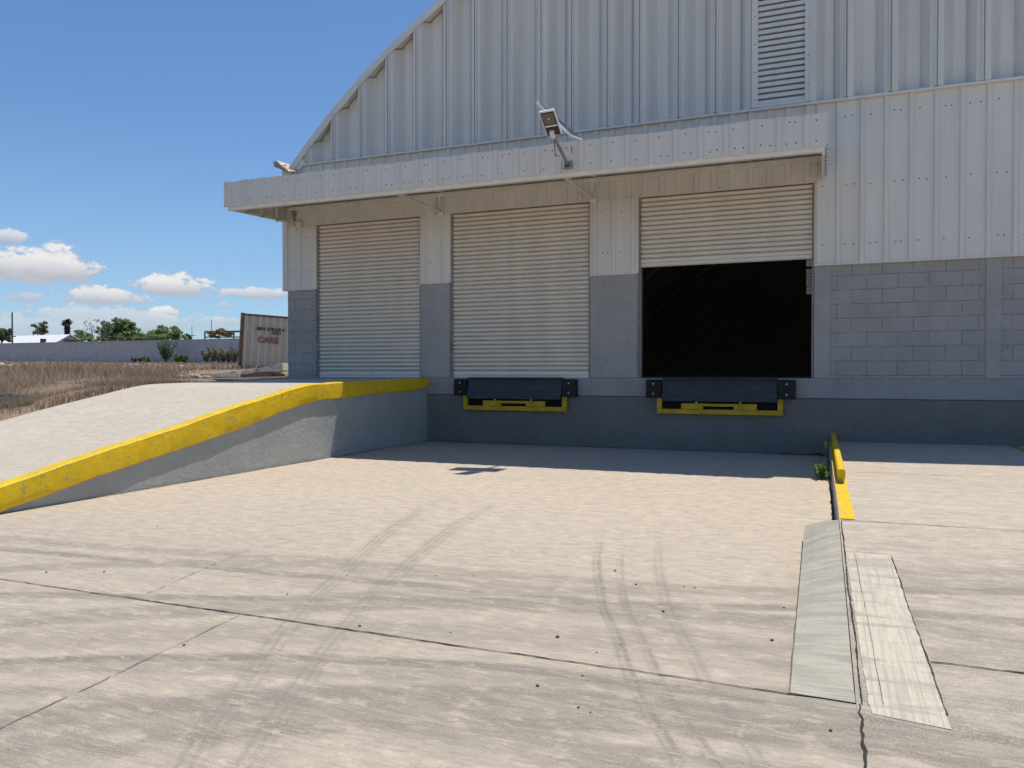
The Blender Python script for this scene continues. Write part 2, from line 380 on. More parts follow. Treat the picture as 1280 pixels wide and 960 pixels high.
M['galv'] = mat('galvanised_pole', (.42, .43, .43), .45, .15, 8, metal=.35)
M['white_plastic'] = mat('white_lamp_shell', (.72, .73, .74), .4, .05)
M['lamp_face'] = mat('lamp_black_face', (.018, .018, .02), .25, .1)
M['led'] = mat('led_array', (.16, .155, .13), .35, .2, 60)
M['led_strip'] = mat('lamp_diffuser', (.72, .72, .70), .3, .03)
M['panel_back'] = mat('panel_backsheet', (.80, .80, .86), .5, .05)
M['panel_cell'] = mat('panel_cells', (.02, .025, .06), .2, .1, 20)
M['glass_bulb'] = mat('bulb_glass', (.70, .69, .64), .25, .03)
M['rust_gutter'] = mat('rusty_gutter', (.78, .66, .52), .6, .1, 5, stain=dict(scale=9, lo=.44, hi=.56, c=(.58, .30, .14), amt=.9))
M['container'] = mat('container_paint', (.60, .56, .46), .6, .06, 2.5, stain=dict(scale=3.5, lo=.64, hi=.76, c=(.22, .13, .09), amt=.7, stretch=(3, 3, .5)))
M['rust'] = mat('rust', (.24, .14, .075), .9, .25, 5, stain=dict(scale=5, lo=.5, hi=.65, c=(.33, .24, .15)))
M['ink'] = mat('black_stencil_paint', (.025, .025, .025), .7, .1)
M['red_ink'] = mat('red_spray_paint', (.42, .20, .16), .7, .25, 9)
M['wood'] = mat('weathered_wood', (.84, .75, .61), .85, .2, 6, stretch=(2, 12, 12), bump=.4, stain=dict(scale=5, lo=.55, hi=.7, c=(.28, .24, .20), amt=.8))
M['wood_grey'] = mat('grey_wood', (.22, .19, .16), .85, .2, 6, stretch=(2, 12, 12), bump=.4)
M['stone'] = mat('rubble_stone', (.50, .42, .33), .9, .2, 6, bump=.6)
M['stone_white'] = mat('pale_rubble', (.68, .62, .56), .9, .15, 6, bump=.6)
M['pebble'] = mat('dark_pebble', (.11, .09, .07), .9, .3, 20, bump=.5)
M['bark'] = mat('bark', (.13, .105, .085), .9, .25, 6, bump=.6)
M['bare'] = mat('bare_twig', (.26, .22, .20), .9, .2, 6)
M['utility'] = mat('weathered_pole', (.16, .14, .13), .9, .2, 4)
M['white_roof'] = mat('white_metal_roof', (.78, .79, .80), .5, .05, 1, stretch=(6, 1, 1))
M['shed_wall'] = mat('shed_wall_paint', (.55, .58, .55), .8, .1)
M['window_dark'] = mat('dark_opening', (.02, .022, .025), .3, .1)
M['tarp'] = mat('black_plastic_sheet', (.035, .036, .038), .45, .2, 5, bump=.6, bscale=9, bdist=.03)
M['wire'] = mat('black_wire', (.02, .02, .02), .6, .1)
def leafmat(name, c1, c2, vs=3.):
    m, t, b, tc = new_mat(name)
    v = t.noise(tc, vs, 4, .6); v2 = t.noise(tc, vs*9, 2, .5)
    c = t.mix(t.step(v, .35, .65), c1, c2); c = t.mix(t.step(v2, .45, .7, 0, .5), c, tuple(x*1.45 for x in c2))
    t.put(b.inputs['Base Color'], c); b.inputs['Roughness'].default_value = .65; b.inputs['Specular IOR Level'].default_value = .25
    tr = t.new('ShaderNodeBsdfTranslucent'); t.put(tr.inputs[0], c); mx = t.new('ShaderNodeMixShader'); mx.inputs[0].default_value = .5
    t.l.new(b.outputs[0], mx.inputs[1]); t.l.new(tr.outputs[0], mx.inputs[2]); t.l.new(mx.outputs[0], m.node_tree.nodes['Material Output'].inputs[0])
    return m
M['leaf'] = leafmat('green_foliage', (.18, .25, .11), (.25, .32, .15), .6)
M['leaf_dark'] = leafmat('dark_foliage', (.11, .16, .08), (.16, .21, .11), .6)
M['leaf_grey'] = leafmat('grey_green_foliage', (.21, .215, .15), (.28, .28, .2), .6)
M['leaf_olive'] = leafmat('olive_foliage', (.19, .16, .06), (.27, .20, .08), .8)
M['leaf_palm'] = leafmat('palm_foliage', (.04, .055, .03), (.07, .08, .045), 1.)
M['palm_dead'] = leafmat('dead_palm_fronds', (.06, .055, .045), (.09, .08, .06), 2.)
M['leaf_weed'] = leafmat('weed_leaf', (.10, .19, .05), (.17, .27, .09), 14.)
M['leaf_dry'] = leafmat('dry_leaf', (.15, .15, .10), (.22, .2, .14), 2.)
M['grass_green'] = leafmat('green_grass', (.12, .19, .06), (.18, .26, .09), 1.)
M['straw'] = leafmat('straw', (.29, .215, .145), (.47, .37, .25), .35)
def ground_mat():
    m, t, b, tc = new_mat('dry_earth')
    a = t.noise(tc, .35, 6, .65); c_ = t.noise(tc, 4, 6, .7); d = t.noise(tc, 40, 3, .6)
    c = t.mix(t.step(a, .35, .65), (.30, .215, .14), (.21, .15, .105)); c = t.mix(t.step(c_, .5, .7, 0, .6), c, (.37, .285, .2))
    c = t.mix(t.step(d, .4, .7, 0, .4), c, (.14, .10, .075))
    t.put(b.inputs['Base Color'], c); b.inputs['Roughness'].default_value = .95
    t.put(b.inputs['Normal'], t.bump(t.math('ADD', c_, t.math('MULTIPLY', d, .3)), .8, .06)); return m
M['earth'] = ground_mat()

# ------------------------------------------------------------------ terrain
def ramp_z(y): return float(np.interp(y, [-9.4, -3.55, 0, 99], [-.03, 1.055, 1.13, 1.13]))
def terr(x, y):
    if x > -9.59: return -.08
    d = math.hypot(x+9.6, max(0, y+3.5) if y > -3.5 else 0)
    dd = -9.6-x
    base = ramp_z(y)-.025
    k = min(1, dd/14.)
    z = base*(1-k)+max(base, .95)*k if y > -9 else base*(1-k)+.9*k
    z += .0168*max(0., math.hypot(x+9.6, y+3)-2.)
    z += .05*math.sin(x*.9+y*.4)*math.sin(y*.7-x*.3)*min(1, dd/3.)
    return z
xs = list(-np.geomspace(.001, 900, 90)[::-1]-9.6)+[-9.585, -9.5, 0, 20, 60, 200, 900]
ys = sorted(set(list(np.arange(-14, 30, .8))+list(-14-np.geomspace(.5, 900, 20))+list(30+np.geomspace(1.5, 1500, 32))))
mb = MB()
mb.grid([[(x, y, terr(x, y)) for x in xs] for y in ys], smooth=True)
tag(mb.build('ground', M['earth']), kind='structure')

# ------------------------------------------------------------------ concrete yard
mb = MB(); mb.add([(-9.57, -40, 0), (30, -40, 0), (30, 0, 0), (-9.57, 0, 0)], [(0, 1, 2, 3)])
mb.add([(-30, -40, 0), (-9.57, -40, 0), (-9.57, -9.6, 0), (-30, -9.6, 0)], [(0, 1, 2, 3)])
yard = tag(mb.build('concrete_yard', M['yard']), kind='structure')
def slab_z(x, y): return float(np.interp(y, [-9.55, -9.28, -6.5, 0], [-.0045, .0, .2, .205]))+.004+.008*max(0, min(x, 3))*min(1, (y+9.3)/3.)
def crack(name, m, p0, p1, w, parent, zf=lambda x, y: .0, seed=0, step=.025, wob=.007, gaps=0.):
    r = random.Random(seed); p0, p1 = Vector(p0), Vector(p1); L = (p1-p0).length; n = max(2, int(L/step)); d = (p1-p0).normalized(); s = Vector((-d.y, d.x))
    off = 0; rows = []; ww = w
    mbx = MB()
    for i in range(n+1):
        off += r.uniform(-1, 1)*wob*.5; off *= .9
        ww = .75*ww+.25*w*r.choice([.2, .4, .7, 1, 1.3, 2., 3.2])
        c = p0+d*(L*i/n)+s*off
        a, b_ = c-s*ww/2, c+s*ww/2
        rows.append([(a.x, a.y, zf(a.x, a.y)+.004), (b_.x, b_.y, zf(b_.x, b_.y)+.004)])
    for i in range(n):
        if r.random() >= gaps: mbx.grid(rows[i:i+2])
    return mbx.build(name, m, parent)
crack('expansion_joint', M['crack'], (-25, -9.285), (.13, -9.27), .0058, yard, seed=1)
crack('expansion_joint', M['crack_soft'], (-2.71, -9.29), (-2.3, -14.5), .003, yard, seed=2, gaps=.06)
crack('hairline_crack', M['crack_soft'], (-3.66, -8.1), (-3.45, -9.2), .003, yard, seed=3, gaps=.4)
crack('expansion_joint', M['crack'], (.143, -9.28), (.16, -12.2), .007, yard, seed=4, wob=.012)
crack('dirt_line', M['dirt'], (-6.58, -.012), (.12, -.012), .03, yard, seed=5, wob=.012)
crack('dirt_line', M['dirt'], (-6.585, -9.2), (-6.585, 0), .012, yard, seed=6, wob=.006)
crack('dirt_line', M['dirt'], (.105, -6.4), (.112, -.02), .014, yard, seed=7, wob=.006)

# apron on the right: a raised slab that slopes down to the yard
mb = MB(); X0 = .13
yl = [-9.55]+list(np.linspace(-9.28, -6.5, 8))+[-5, -3, -1.5, -.0]; xl = [X0, .5, 1.2, 3, 8, 26]
mb.grid([[(x, y, slab_z(x, y)) for x in xl] for y in yl])
mb.add([(X0, y, z) for y in yl for z in (-.02, slab_z(X0, y))], [(2*i, 2*i+2, 2*i+3, 2*i+1)[::-1] for i in range(len(yl)-1)])
apron = tag(mb.build('concrete_apron', M['apron']), kind='structure')
crack('expansion_joint', M['crack_soft'], (.14, -6.56), (9, -6.62), .006, apron, slab_z, 11, wob=.002)
crack('expansion_joint', M['crack_soft'], (.25, -3.75), (9, -3.5), .007, apron, slab_z, 12, wob=.002)
crack('expansion_joint', M['crack'], (.425, -8.82), (9, -8.78), .005, apron, slab_z, 13)
crack('expansion_joint', M['crack'], (.392, -7.34), (.424, -9.27), .0045, apron, slab_z, 14, step=.02, wob=.004)
crack('expansion_joint', M['crack'], (.142, -6.57), (.148, -9.28), .0042, apron, lambda x, y: slab_z(x, y)+.006, 15, step=.02, wob=.004)
crack('hairline_crack', M['crack_soft'], (.148, -7.34), (.39, -7.335), .004, apron, lambda x, y: slab_z(x, y)+.005, 16, wob=.002)
crack('hairline_crack', M['crack_soft'], (.197, -7.345), (.222, -9.27), .0013, apron, lambda x, y: slab_z(x, y)+.0055, 17, wob=.003)
mb = MB()
ys_ = np.linspace(-7.345, -9.278, 60); rj = random.Random(8)
mb.grid([[(.147+(.172-.147)*i/59+rj.uniform(-.002, .002), y, slab_z(.15, y)+.004), (.39+(.421-.39)*i/59+rj.uniform(-.0035, .0035), y, slab_z(.4, y)+.004)] for i, y in enumerate(ys_)][::-1])
mb.add([(.174, -9.278, .008), (.18, -9.35, .0045), (.424, -9.385, .0045), (.42, -9.278, .008)], [(0, 1, 2, 3)])
mb.build('concrete_patch', M['patch_pale'], apron)
# worn yellow bay line
mb = MB(); mb.grid([[(2.41, y, slab_z(2.41, y)+.004), (2.50, y, slab_z(2.5, y)+.004)] for y in (-9, -6.5, -3, -.06)])
mb.build('painted_line', M['yellow_line'], apron)
# grey mortar fillet from the slab edge down to the yard
mb = MB(); n = 14; rows = []
for i in range(n+1):
    k = i/n; yo = -6.36-(9.265-6.36)*k; yi = -6.56-(9.275-6.56)*k
    zi = slab_z(.13, yi)+.001
    zo = .10*(1-k)**1.2+.005
    rows.append([(-.10, yo, -.01), (-.10, yo, zo)]+[(-.10+.226*q, yo+(yi-yo)*q, zo+(zi-zo)*q+.012*math.sin(math.pi*q)*(1-k)) for q in (.33, .66, 1)])
mb.grid(rows); mb.add([rows[0][0], rows[0][1], rows[0][2], rows[0][3], rows[0][4], (.126, -6.56, -.01)], [(0, 1, 2, 3, 4, 5)])
fil = tag(mb.build('mortar_ramp', M['patch_grey']), kind='structure')
crack('hairline_crack', M['crack_soft'], (-.106, -6.4), (-.103, -9.27), .0035, yard, seed=18, wob=.003)

# ------------------------------------------------------------------ loading ramp on the left
ramp = empty('loading_ramp', (-8.1, -4.6, 0), 'sloping pale concrete ramp with bright yellow kerb rising to the leftmost shutter', 'ramp')
KY = [-9.5, -7.825, -6.866, -5.744, -5.158, -3.734, -3.45, -2.693, -1.565, -.21, -.0]
KT = [-.05, .251, .449, .649, .774, 1.046, 1.08, 1.095, 1.118, 1.142, 1.145]
KB = [-.27, .043, .216, .39, .499, .786, .83, .866, .909, .949, .952]
yy = np.arange(-9.5, 0.001, .07); yy = np.append(yy, -.006)
def smooth(a, k=5): return np.convolve(np.pad(a, k//2, mode='edge'), np.ones(k)/k, 'valid')
kt = smooth(np.interp(yy, KY, KT), 5); kb = smooth(np.interp(yy, KY, KB), 5)
wig = smooth(rng.normal(0, 1, len(yy)), 9); wig2 = smooth(rng.normal(0, 1, len(yy)), 5); wig3 = smooth(rng.normal(0, 1, len(yy)), 7); wig4 = smooth(rng.normal(0, 1, len(yy)), 3)
mb = MB(); rows = []
for i, y in enumerate(yy):
    tz = kt[i]+.008*wig2[i]; bz = kb[i]+.022*wig[i]; o = .006*wig3[i]; chip = .02*max(0, wig4[i]-.55)
    rows.append([(-6.72, y, tz-.05), (-6.715, y, tz-.004), (-6.70+o*2, y, tz), (-6.585+o-chip, y, tz-.002), (-6.572+o-chip*.6, y, tz-.014-chip), (-6.568-o*.8, y, tz*.66+bz*.34), (-6.562+o*1.2, y, tz*.33+bz*.67), (-6.566-o, y, bz+.012), (-6.575, y, bz), (-6.62, y, bz)])
mb.grid(rows, smooth=True)
mb.add(rows[-1], [tuple(range(10))]); kb_o = mb.build('kerb', M['yellow'], ramp); es = kb_o.modifiers.new('edges', 'EDGE_SPLIT'); es.split_angle = math.radians(28)
mb = MB()
zt = lambda i: kb[i]+.06
mb.grid([[(-6.6, y, -.05), (-6.6, y, max(-.04, zt(i)))] for i, y in enumerate(yy)][::-1])
mb.build('retaining_wall', M['rampwall'], ramp)
mb = MB()
mb.grid([[(-9.57, y, -.1), (-9.57, y, kt[i]-.022), (-9.3, y, kt[i]-.020), (-8, y, kt[i]-.018), (-6.705, y, kt[i]-.016), (-6.70, y, kt[i]-.2)] for i, y in enumerate(yy)][::-1])
mb.build('ramp_slab', M['ramp'], ramp)

# ------------------------------------------------------------------ warehouse
WH = empty('warehouse', (.7, 0, 0), 'large pale metal clad warehouse with curved roof above grey block walls', 'warehouse')
ACX, ACZ, AR = .702, -4.075, 13.735
def arc(x): return ACZ+math.sqrt(max(.01, AR*AR-(x-ACX)**2))
XL, XR, DEP = -9.66, 11.06, 38.
DOORS = [(-8.965, -6.725), (-6.105, -3.55), (-2.728, -.094)]
DT, DB = 4.072, 1.158
mb = MB(); mb.box(XL, XR, -.004, .3, -.1, .838); mb.box(XL+.01, XR-.01, .02, .29, .837, .853); mb.build('plinth', M['plinth'], WH)
mb = MB(); mb.box(XL, XR, -.014, .3, .852, 1.15); mb.build('ground_beam', M['beam'], WH, .008)
def pier(x0, x1, z1=2.9): mb = MB(); mb.box(x0, x1, -.016, .28, 1.152, z1); return mb.build('pier', M['pier'], WH, .006)
pier(-6.72, -6.11); pier(-3.545, -2.733); pier(-.088, .139); pier(2.129, 2.319); pier(4.33, 4.52); pier(6.53, 6.72); pier(8.73, 8.92)
mb = MB()
for a, b_ in ((XL, -8.97), (.139, 2.129), (2.319, 4.33), (4.52, 6.53), (6.72, 8.73), (8.92, XR)): mb = MB(); mb.box(a, b_, .0, .26, 1.152, 2.9); mb.build('block_wall', M['blocks'], WH)
# inner leaf behind the sheeting, floor, side and rear walls
mb = MB()
for a, b_ in ((XL, -8.97), (-6.72, -6.11), (-3.545, -2.733), (-.088, XR)): mb.box(a, b_, .06, .26, 2.9, 5.3)
for a, b_ in DOORS: mb.box(a-.006, b_+.006, .26, .3, DT+.03, 5.3)
N = 60; ax = [XL+.1+(XR-XL-.2)*i/N for i in range(N+1)]
mb.grid([[(x, .2, 5.3) for x in ax], [(x, .2, max(5.3, arc(x)-.0)) for x in ax]])
mb.box(XL+.003, XL+.2, .3, DEP, -.1, 5.25); mb.box(XR-.2, XR-.003, .3, 9., -.1, 5.25); mb.box(XR-.2, XR-.003, 14., DEP, -.1, 5.25); mb.box(XR-.2, XR-.003, 9., 14., 4.5, 5.25); mb.box(XR-.2, XR-.003, 9., 14., -.1, 1.15)  # right wall split round an unseen opening, added to light the interior
ax2 = [XL+.003+(XR-XL-.006)*i/N for i in range(N+1)]
mb.grid([[(x, DEP, 0) for x in ax2], [(x, DEP, arc(x)+.03) for x in ax2]])
mb.build('inner_wall', M['interior'], WH)
mb = MB(); mb.box(XL+.21, XR-.21, .31, DEP-.01, 1.0, 1.148); mb.build('floor', M['interior_floor'], WH)
mb = MB()
for k in range(9):
    y = 3+k*4
    aa = [(XL+.3+(XR-XL-.6)*i/24) for i in range(25)]
    mb.tube([(x, y, arc(x)-.2) for x in aa], .05, 6)
for x in np.linspace(-8.5, 9.9, 14): mb.bar((x, .5, arc(x)-.12), (x, DEP-.5, arc(x)-.12), .05, .05)
mb.build('roof_frame', M['interior_rib'], WH)
# curved roof
N = 96; ang = [math.acos((XL-.12-ACX)/AR)+(math.acos((XR+.12-ACX)/AR)-math.acos((XL-.12-ACX)/AR))*i/N for i in range(N+1)]
mb = MB(); rows = []
for a in ang:
    ca, sa = math.cos(a), math.sin(a)
    p = lambda r, y: (ACX+r*ca, y, ACZ+r*sa)
    rows.append([p(AR, -.13), p(AR+.05, -.13), p(AR+.05, DEP+.1), p(AR, DEP+.1), p(AR, -.13)])
mb.grid(rows, smooth=False)
mb.build('roof', M['trim'], WH)
mb = MB(); rows = []; rr = random.Random(3); w_ = 0
for i, a in enumerate(ang):
    ca, sa = math.cos(a), math.sin(a); w_ = .6*w_+rr.uniform(-.012, .012)
    p = lambda r, y: (ACX+r*ca, y, ACZ+r*sa)
    rows.append([p(AR-.065+w_, -.115), p(AR-.065+w_, -.145), p(AR+.055, -.145), p(AR+.055, -.115)])
mb.grid(rows); mb.build('roof_trim', M['trim'], WH)
# gable sheeting: deep wide ribs
seams = [-9.1, -8.5, -7.9, -7.318, -6.734, -6.13, -5.582, -4.975, -4.362, -3.825, -3.224, -2.695, -2.081, -1.514]
seamsR = [-.0, .335, .916, 1.495, 2.063]+[2.063+.58*k for k in range(1, 15)]
def gprof(xs0, xs1):     # between two seams
    p = [(xs0+.002, -.115), (xs0+.009, -.112), (xs0+.011, -.155), (xs0+.026, -.155), (xs0+.028, -.11), (xs0+.085, -.10), (xs0+.165, .09), (xs0+.18, .10), (xs0+.30*(xs1-xs0)+.06, .07), (xs1-.30*(xs1-xs0)-.02, .07), (xs1-.18, .10), (xs1-.165, .09), (xs1-.085, -.10), (xs1-.028, -.11), (xs1-.026, -.155), (xs1-.011, -.155), (xs1-.009, -.112), (xs1-.002, -.115)]
    return p
mb = MB()
def gable_run(sm, bottom, lo=None):
    pr = []
    for a, b_ in zip(sm[:-1], sm[1:]): pr += gprof(a, b_)
    mb.grid([[(x, y, bottom(x)) for x, y in pr], [(x, y, max(bottom(x), arc(x)-.03)) for x, y in pr]])
GB = 5.235
gable_run([-9.68]+seams+[-.989], lambda x: GB)
gable_run([-.17, .335]+seamsR[2:], lambda x: GB)
gable_run([-.989, -.17], lambda x: 8.3)
for a in seams+[.335]+seamsR[2:]:
    for q in (5.33, 7.2):
        pass
for k in range(len(seams)-1):
    x = seams[k]+.3
    z = arc(x)-.22
    if z > 5.5: mb.screw(x-.05, .083, z, .012); mb.screw(x+.05, .083, z+.02, .012)
mb.build('gable_cladding', [M['gable'], M['screw']], WH)
mb = MB(); mb.box(XL+.25, XR, -.125, .06, GB-.035, GB-.002); mb.build('drip_flashing', M['gable'], WH)
# rolled eave end with a dark gap at the corner
mb = MB(); mb.hexa([(-9.42, -.12, 5.02), (-9.17, -.12, 5.24), (-9.17, .1, 5.24), (-9.42, .1, 5.02), (-9.42, -.12, 5.2), (-9.23, -.12, 5.42), (-9.23, .1, 5.42), (-9.42, .1, 5.2)])
mb.build('eave_closer', M['gable'], WH, .01)
# louvre
LX0, LX1, LZ0, LZ1 = -.894, -.231, 5.26, 8.3
mb = MB(); n = 34; dz = (LZ1-LZ0-.04)/n
for k in range(n):
    z = LZ0+.03+k*dz
    mb.grid([[(LX0, -.03, z+.10), (LX1, -.03, z+.10)], [(LX0, -.098, z+.052), (LX1, -.098, z+.052)], [(LX0, -.108, z), (LX1, -.108, z)], [(LX0, -.09, z-.004), (LX1, -.09, z-.004)]])
mb.add([(LX0, -.0, LZ0), (LX1, -.0, LZ0), (LX1, -.0, LZ1), (LX0, -.0, LZ1)], [(0, 1, 2, 3)], 1)
lou = mb.build('louvre', [M['gable'], M['interior']], WH)
mb = MB()
mb.box(LX0-.095, LX0, -.135, -.0, LZ0-.02, LZ1); mb.box(LX1, LX1+.085, -.135, -.0, LZ0-.02, LZ1); mb.box(LX0, LX1, -.13, -.0, LZ0-.022, LZ0+.02)
for k in range(9):
    mb.screw(LX0-.04, -.136, 5.35+k*.42, .010); mb.screw(LX1+.045, -.136, 5.5+k*.42, .010)
mb.build('louvre_frame', [M['gable'], M['screw']], lou, .004)

# ribbed sheeting of the lower wall
def ribs(mb, x0, x1, z0, z1, y=-.05, period=.318, phase=0., top=.05, depth=.03, rows=(), flank=.016, seed=0, jag=0., ax='x', both=True, skew=None):
    r = random.Random(seed); k0 = math.floor((x0-phase)/period)-1; pr = [(x0, y)]; cs = []
    k = k0
    while phase+k*period < x1+period:
        c = phase+k*period
        for q, d in ((-top/2-flank, 0), (-top/2, -depth), (top/2, -depth), (top/2+flank, 0)):
            if x0 < c+q < x1: pr.append((c+q, y+d))
        cs.append(c); k += 1
    pr.append((x1, y))
    P0 = []; P1 = []; j = 0
    for i, (x, yy_) in enumerate(pr):
        if i % 4 == 1: j = r.uniform(-jag, jag)
        za = z0+(skew(x) if skew else 0); zb = z1+j+(skew(x) if skew else 0)
        q = (x, yy_) if ax == 'x' else (yy_, x)
        P0.append((*q, za)); P1.append((*q, zb))
    mb.grid([P0, P1])
    for z in rows:
        for c in cs:
            for q in ((period*.33,), (period*.62, ) if r.random() < .45 else ()):
                for dx_ in q:
                    x = c+dx_+r.uniform(-.02, .02)
                    if x0+.02 < x < x1-.02:
                        zz = z+r.uniform(-.012, .012)
                        if ax == 'x': mb.screw(x, y-.001, zz)
                        else: mb.screw(y-.001, x, zz, ax='x')
CB = 2.84; CT = GB-.036
mb = MB()
for a, b_, s in ((-9.745, DOORS[0][0]-.03, 1), (DOORS[0][1], DOORS[1][0]-.03, 2), (DOORS[1][1], DOORS[2][0]-.03, 3), (DOORS[2][1]+.005, XR, 4)):
    ribs(mb, a, b_, CB, DT if s < 4 else CT, y=-.05, phase=.235 if s == 4 else a+.1, rows=(3.12, 3.98, 4.98) if s == 4 else (3.2, 3.85), seed=s)
ribs(mb, -9.745, DOORS[2][1]+.005, DT, CT, y=-.052, phase=.08, period=.27, top=.06, rows=(), seed=9)
for k in range(14): mb.screw(-8.9+k*.62, -.056, DT+.03, .009)
# returns beside openings and bottom lips
for a, b_ in DOORS: mb.box(a-.03, a-.003, -.052, .0, CB, DT); mb.box(b_+.001, b_+.006, -.05, .0, CB, DT)
mb.box(-.09, XR, -.075, -.0, CB-.022, CB+.004); mb.box(-6.72, -6.14, -.062, -.0, CB-.012, CB+.002); mb.box(-3.545, -2.76, -.062, -.0, CB-.012, CB+.002); mb.box(-9.745, -9.0, -.062, -.0, CB-.012, CB+.002)
for a, b_ in DOORS: mb.box(a-.03, b_+.004, -.055, .0, DT-.012, DT+.01)
mb.build('wall_cladding', [M['clad'], M['screw']], WH)
mb = MB(); ribs(mb, -.05, DEP, CB, 5.2, y=-9.745, phase=.1, ax='y'); mb.build('side_cladding', M['clad'], WH)
# roller doors
def roller(a, b_, zb, label, seed):
    mb = MB(); r = random.Random(seed); pit_ = .0755; n = int(round((DT-zb)/pit_)); rows = []
    for k in range(n):
        z1 = DT-.002-k*pit_; j = r.uniform(-.002, .002)
        for q, d in ((0, .012), (.05, .010), (.10, -.010), (.22, -.034), (.42, -.050), (.62, -.050), (.80, -.036), (.92, -.014), (.97, .006)):
            rows.append((z1-q*pit_, (.055+d*.78+j)))
    rows.append((zb+.075, .045)); rows.append((zb+.072, .018)); rows.append((zb+.01, .018)); rows.append((zb, .024)); rows.append((zb, .07))
    xs_ = np.linspace(a+.02, b_-.02, 9)
    mb.grid([[(x, y+.003*math.sin(x*3+z), z) for x in xs_] for z, y in rows][::-1])
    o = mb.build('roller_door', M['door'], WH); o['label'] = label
    me = o.data
    m2 = MB(); m2.box(a-.028, a-.004, -.03, .12, DB, CB); m2.box(a-.003, a+.028, .005, .1, DB, DT-.004)
    m2.build('guide_rail', M['jamb'], o)
    m2 = MB(); m2.box(b_-.026, b_-.001, .005, .1, DB, DT-.004); m2.build('guide_rail', M['jamb'], o)
    return o
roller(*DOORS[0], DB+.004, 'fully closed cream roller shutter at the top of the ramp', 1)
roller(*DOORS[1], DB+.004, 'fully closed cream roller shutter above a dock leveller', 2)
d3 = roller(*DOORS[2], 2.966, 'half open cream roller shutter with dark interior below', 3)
mb = MB()
ribs(mb, 2.30, 2.86, 0, 1, y=-.18, period=.06, phase=.0, top=.02, depth=.01)
mb = MB(); mb.box(-.20, -.1, .11, .16, 2.84, 2.96); mb.box(-.20, -.1, .13, .16, 2.42, 2.80)
for k in range(7): mb.box(-.19, -.1, .105, .13, 2.44+k*.05, 2.465+k*.05)
mb.build('shutter_bracket', M['jamb'], d3)

# canopy
can = bpy.data.objects.new('canopy', None); col.objects.link(can); can.parent = WH; can.location = (-4.8, -1., 4.3); can.location -= WH.location
FX0, FX1, FY, FZ0, FZ1 = -9.641, .062, -1.75, 4.112, 4.543
mb = MB()
ribs(mb, FX0, FX1, FZ0, FZ1, y=FY, period=.333, phase=-9.5, top=.055, depth=.03, rows=(FZ0+.09, FZ1-.08), seed=21, jag=.010)
ribs(mb, FY, -.06, FZ0+.03, FZ1+.03, y=FX0, period=.333, phase=.1, top=.05, depth=.018, ax='y', seed=22)
ribs(mb, FY, -.06, FZ0+.03, FZ1+.0, y=FX1+.002, period=.2, phase=.1, top=.05, depth=-.018, ax='y', seed=23)
for x in (FX0+.03,):
    for z in (4.13, 4.47): mb.screw(x, FY-.003, z)
mb.build('fascia', [M['fascia'], M['screw']], can)
mb = MB(); P = []
for i in range(int((FX1-FX0)/.1)):
    x = FX0+.01+i*.1; k = i % 3
    P.append((x, .04 if k == 1 else 0)); P.append((x+.07, .04 if k == 1 else 0))
mb.grid([[(x, -1.735, 4.28+d) for x, d in P], [(x, -.058, 4.60+d) for x, d in P]])
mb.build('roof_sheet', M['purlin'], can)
mb = MB(); mb.box(FX0+.06, FX1-.02, -1.730, -1.65, 4.056, 4.15); mb.build('beam', M['steel_cream'], can, .004)
mb = MB(); mb.box(FX0+.10, FX1-.02, -.16, -.088, 4.352, 4.418); mb.build('beam', M['steel_cream'], can, .004)
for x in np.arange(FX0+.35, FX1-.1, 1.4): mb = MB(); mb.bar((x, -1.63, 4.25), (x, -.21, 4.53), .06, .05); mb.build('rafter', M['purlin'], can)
def bracket(x, two=True):
    mb = MB()
    mb.bar((x, -1.66, 4.10), (x, -.09, 4.10), .045, .045); mb.bar((x+.0, -.11, 4.10), (x+.0, -.11, 4.38), .045, .045)
    mb.bar((x+.055, -1.66, 4.19), (x+.055, -.17, 4.45), .05, .04); mb.box(x-.05, x+.05, -.088, -.075, 4.03, 4.17)
    mb.build('bracket', M['steel_cream'], can)
bracket(-6.28); bracket(-3.48)
mb = MB(); mb.bar((FX1-.035, -1.66, 4.06), (FX1-.035, -.1, 4.10), .04, .04); mb.bar((FX1-.035, -.11, 4.1), (FX1-.035, -.11, 4.42), .04, .04); mb.build('bracket', M['steel_cream'], can)
mb = MB(); mb.bar((FX0+.06, -1.68, 4.09), (FX0+.06, -.1, 4.16), .04, .04)
for q in (.25, .5, .75): mb.bar((FX0+.06, -1.7*(1-q), 4.1), (FX0+.06, -1.7*(1-q), 4.3+.12*q), .04, .04)
mb.build('bracket', M['steel_cream'], can)
# bent rusty gutter piece at the eave
def px_y(px, py, y): return hit(px, py, 1, y)
gut = bpy.data.objects.new('gutter_end', None); col.objects.link(gut); gut.parent = WH; gut.location = px_y(360, 208, -.2)-WH.location
fr = [px_y(*q, y_) for q, y_ in (((345.5, 201.3), .55), ((360, 205.6), .55), ((373.5, 209.5), .5), ((373.5, 214.5), -.25), ((361, 215), -.3), ((353.5, 208.5), -.05))]
g = MB(); g.add(fr, [(0, 1, 2, 3, 4, 5)]); o = g.build('front_sheet', M['rust_gutter'], gut); o.modifiers.new('thickness', 'SOLIDIFY').thickness = .012
sh = Vector((-.04, .25, -.03)); g = MB(); g.grid([[fr[0], fr[1], fr[2]], [fr[0]+sh, fr[1]+sh, fr[2]+sh]]); o = g.build('top_sheet', M['white_plastic'], gut); o.modifiers.new('thickness', 'SOLIDIFY').thickness = .012
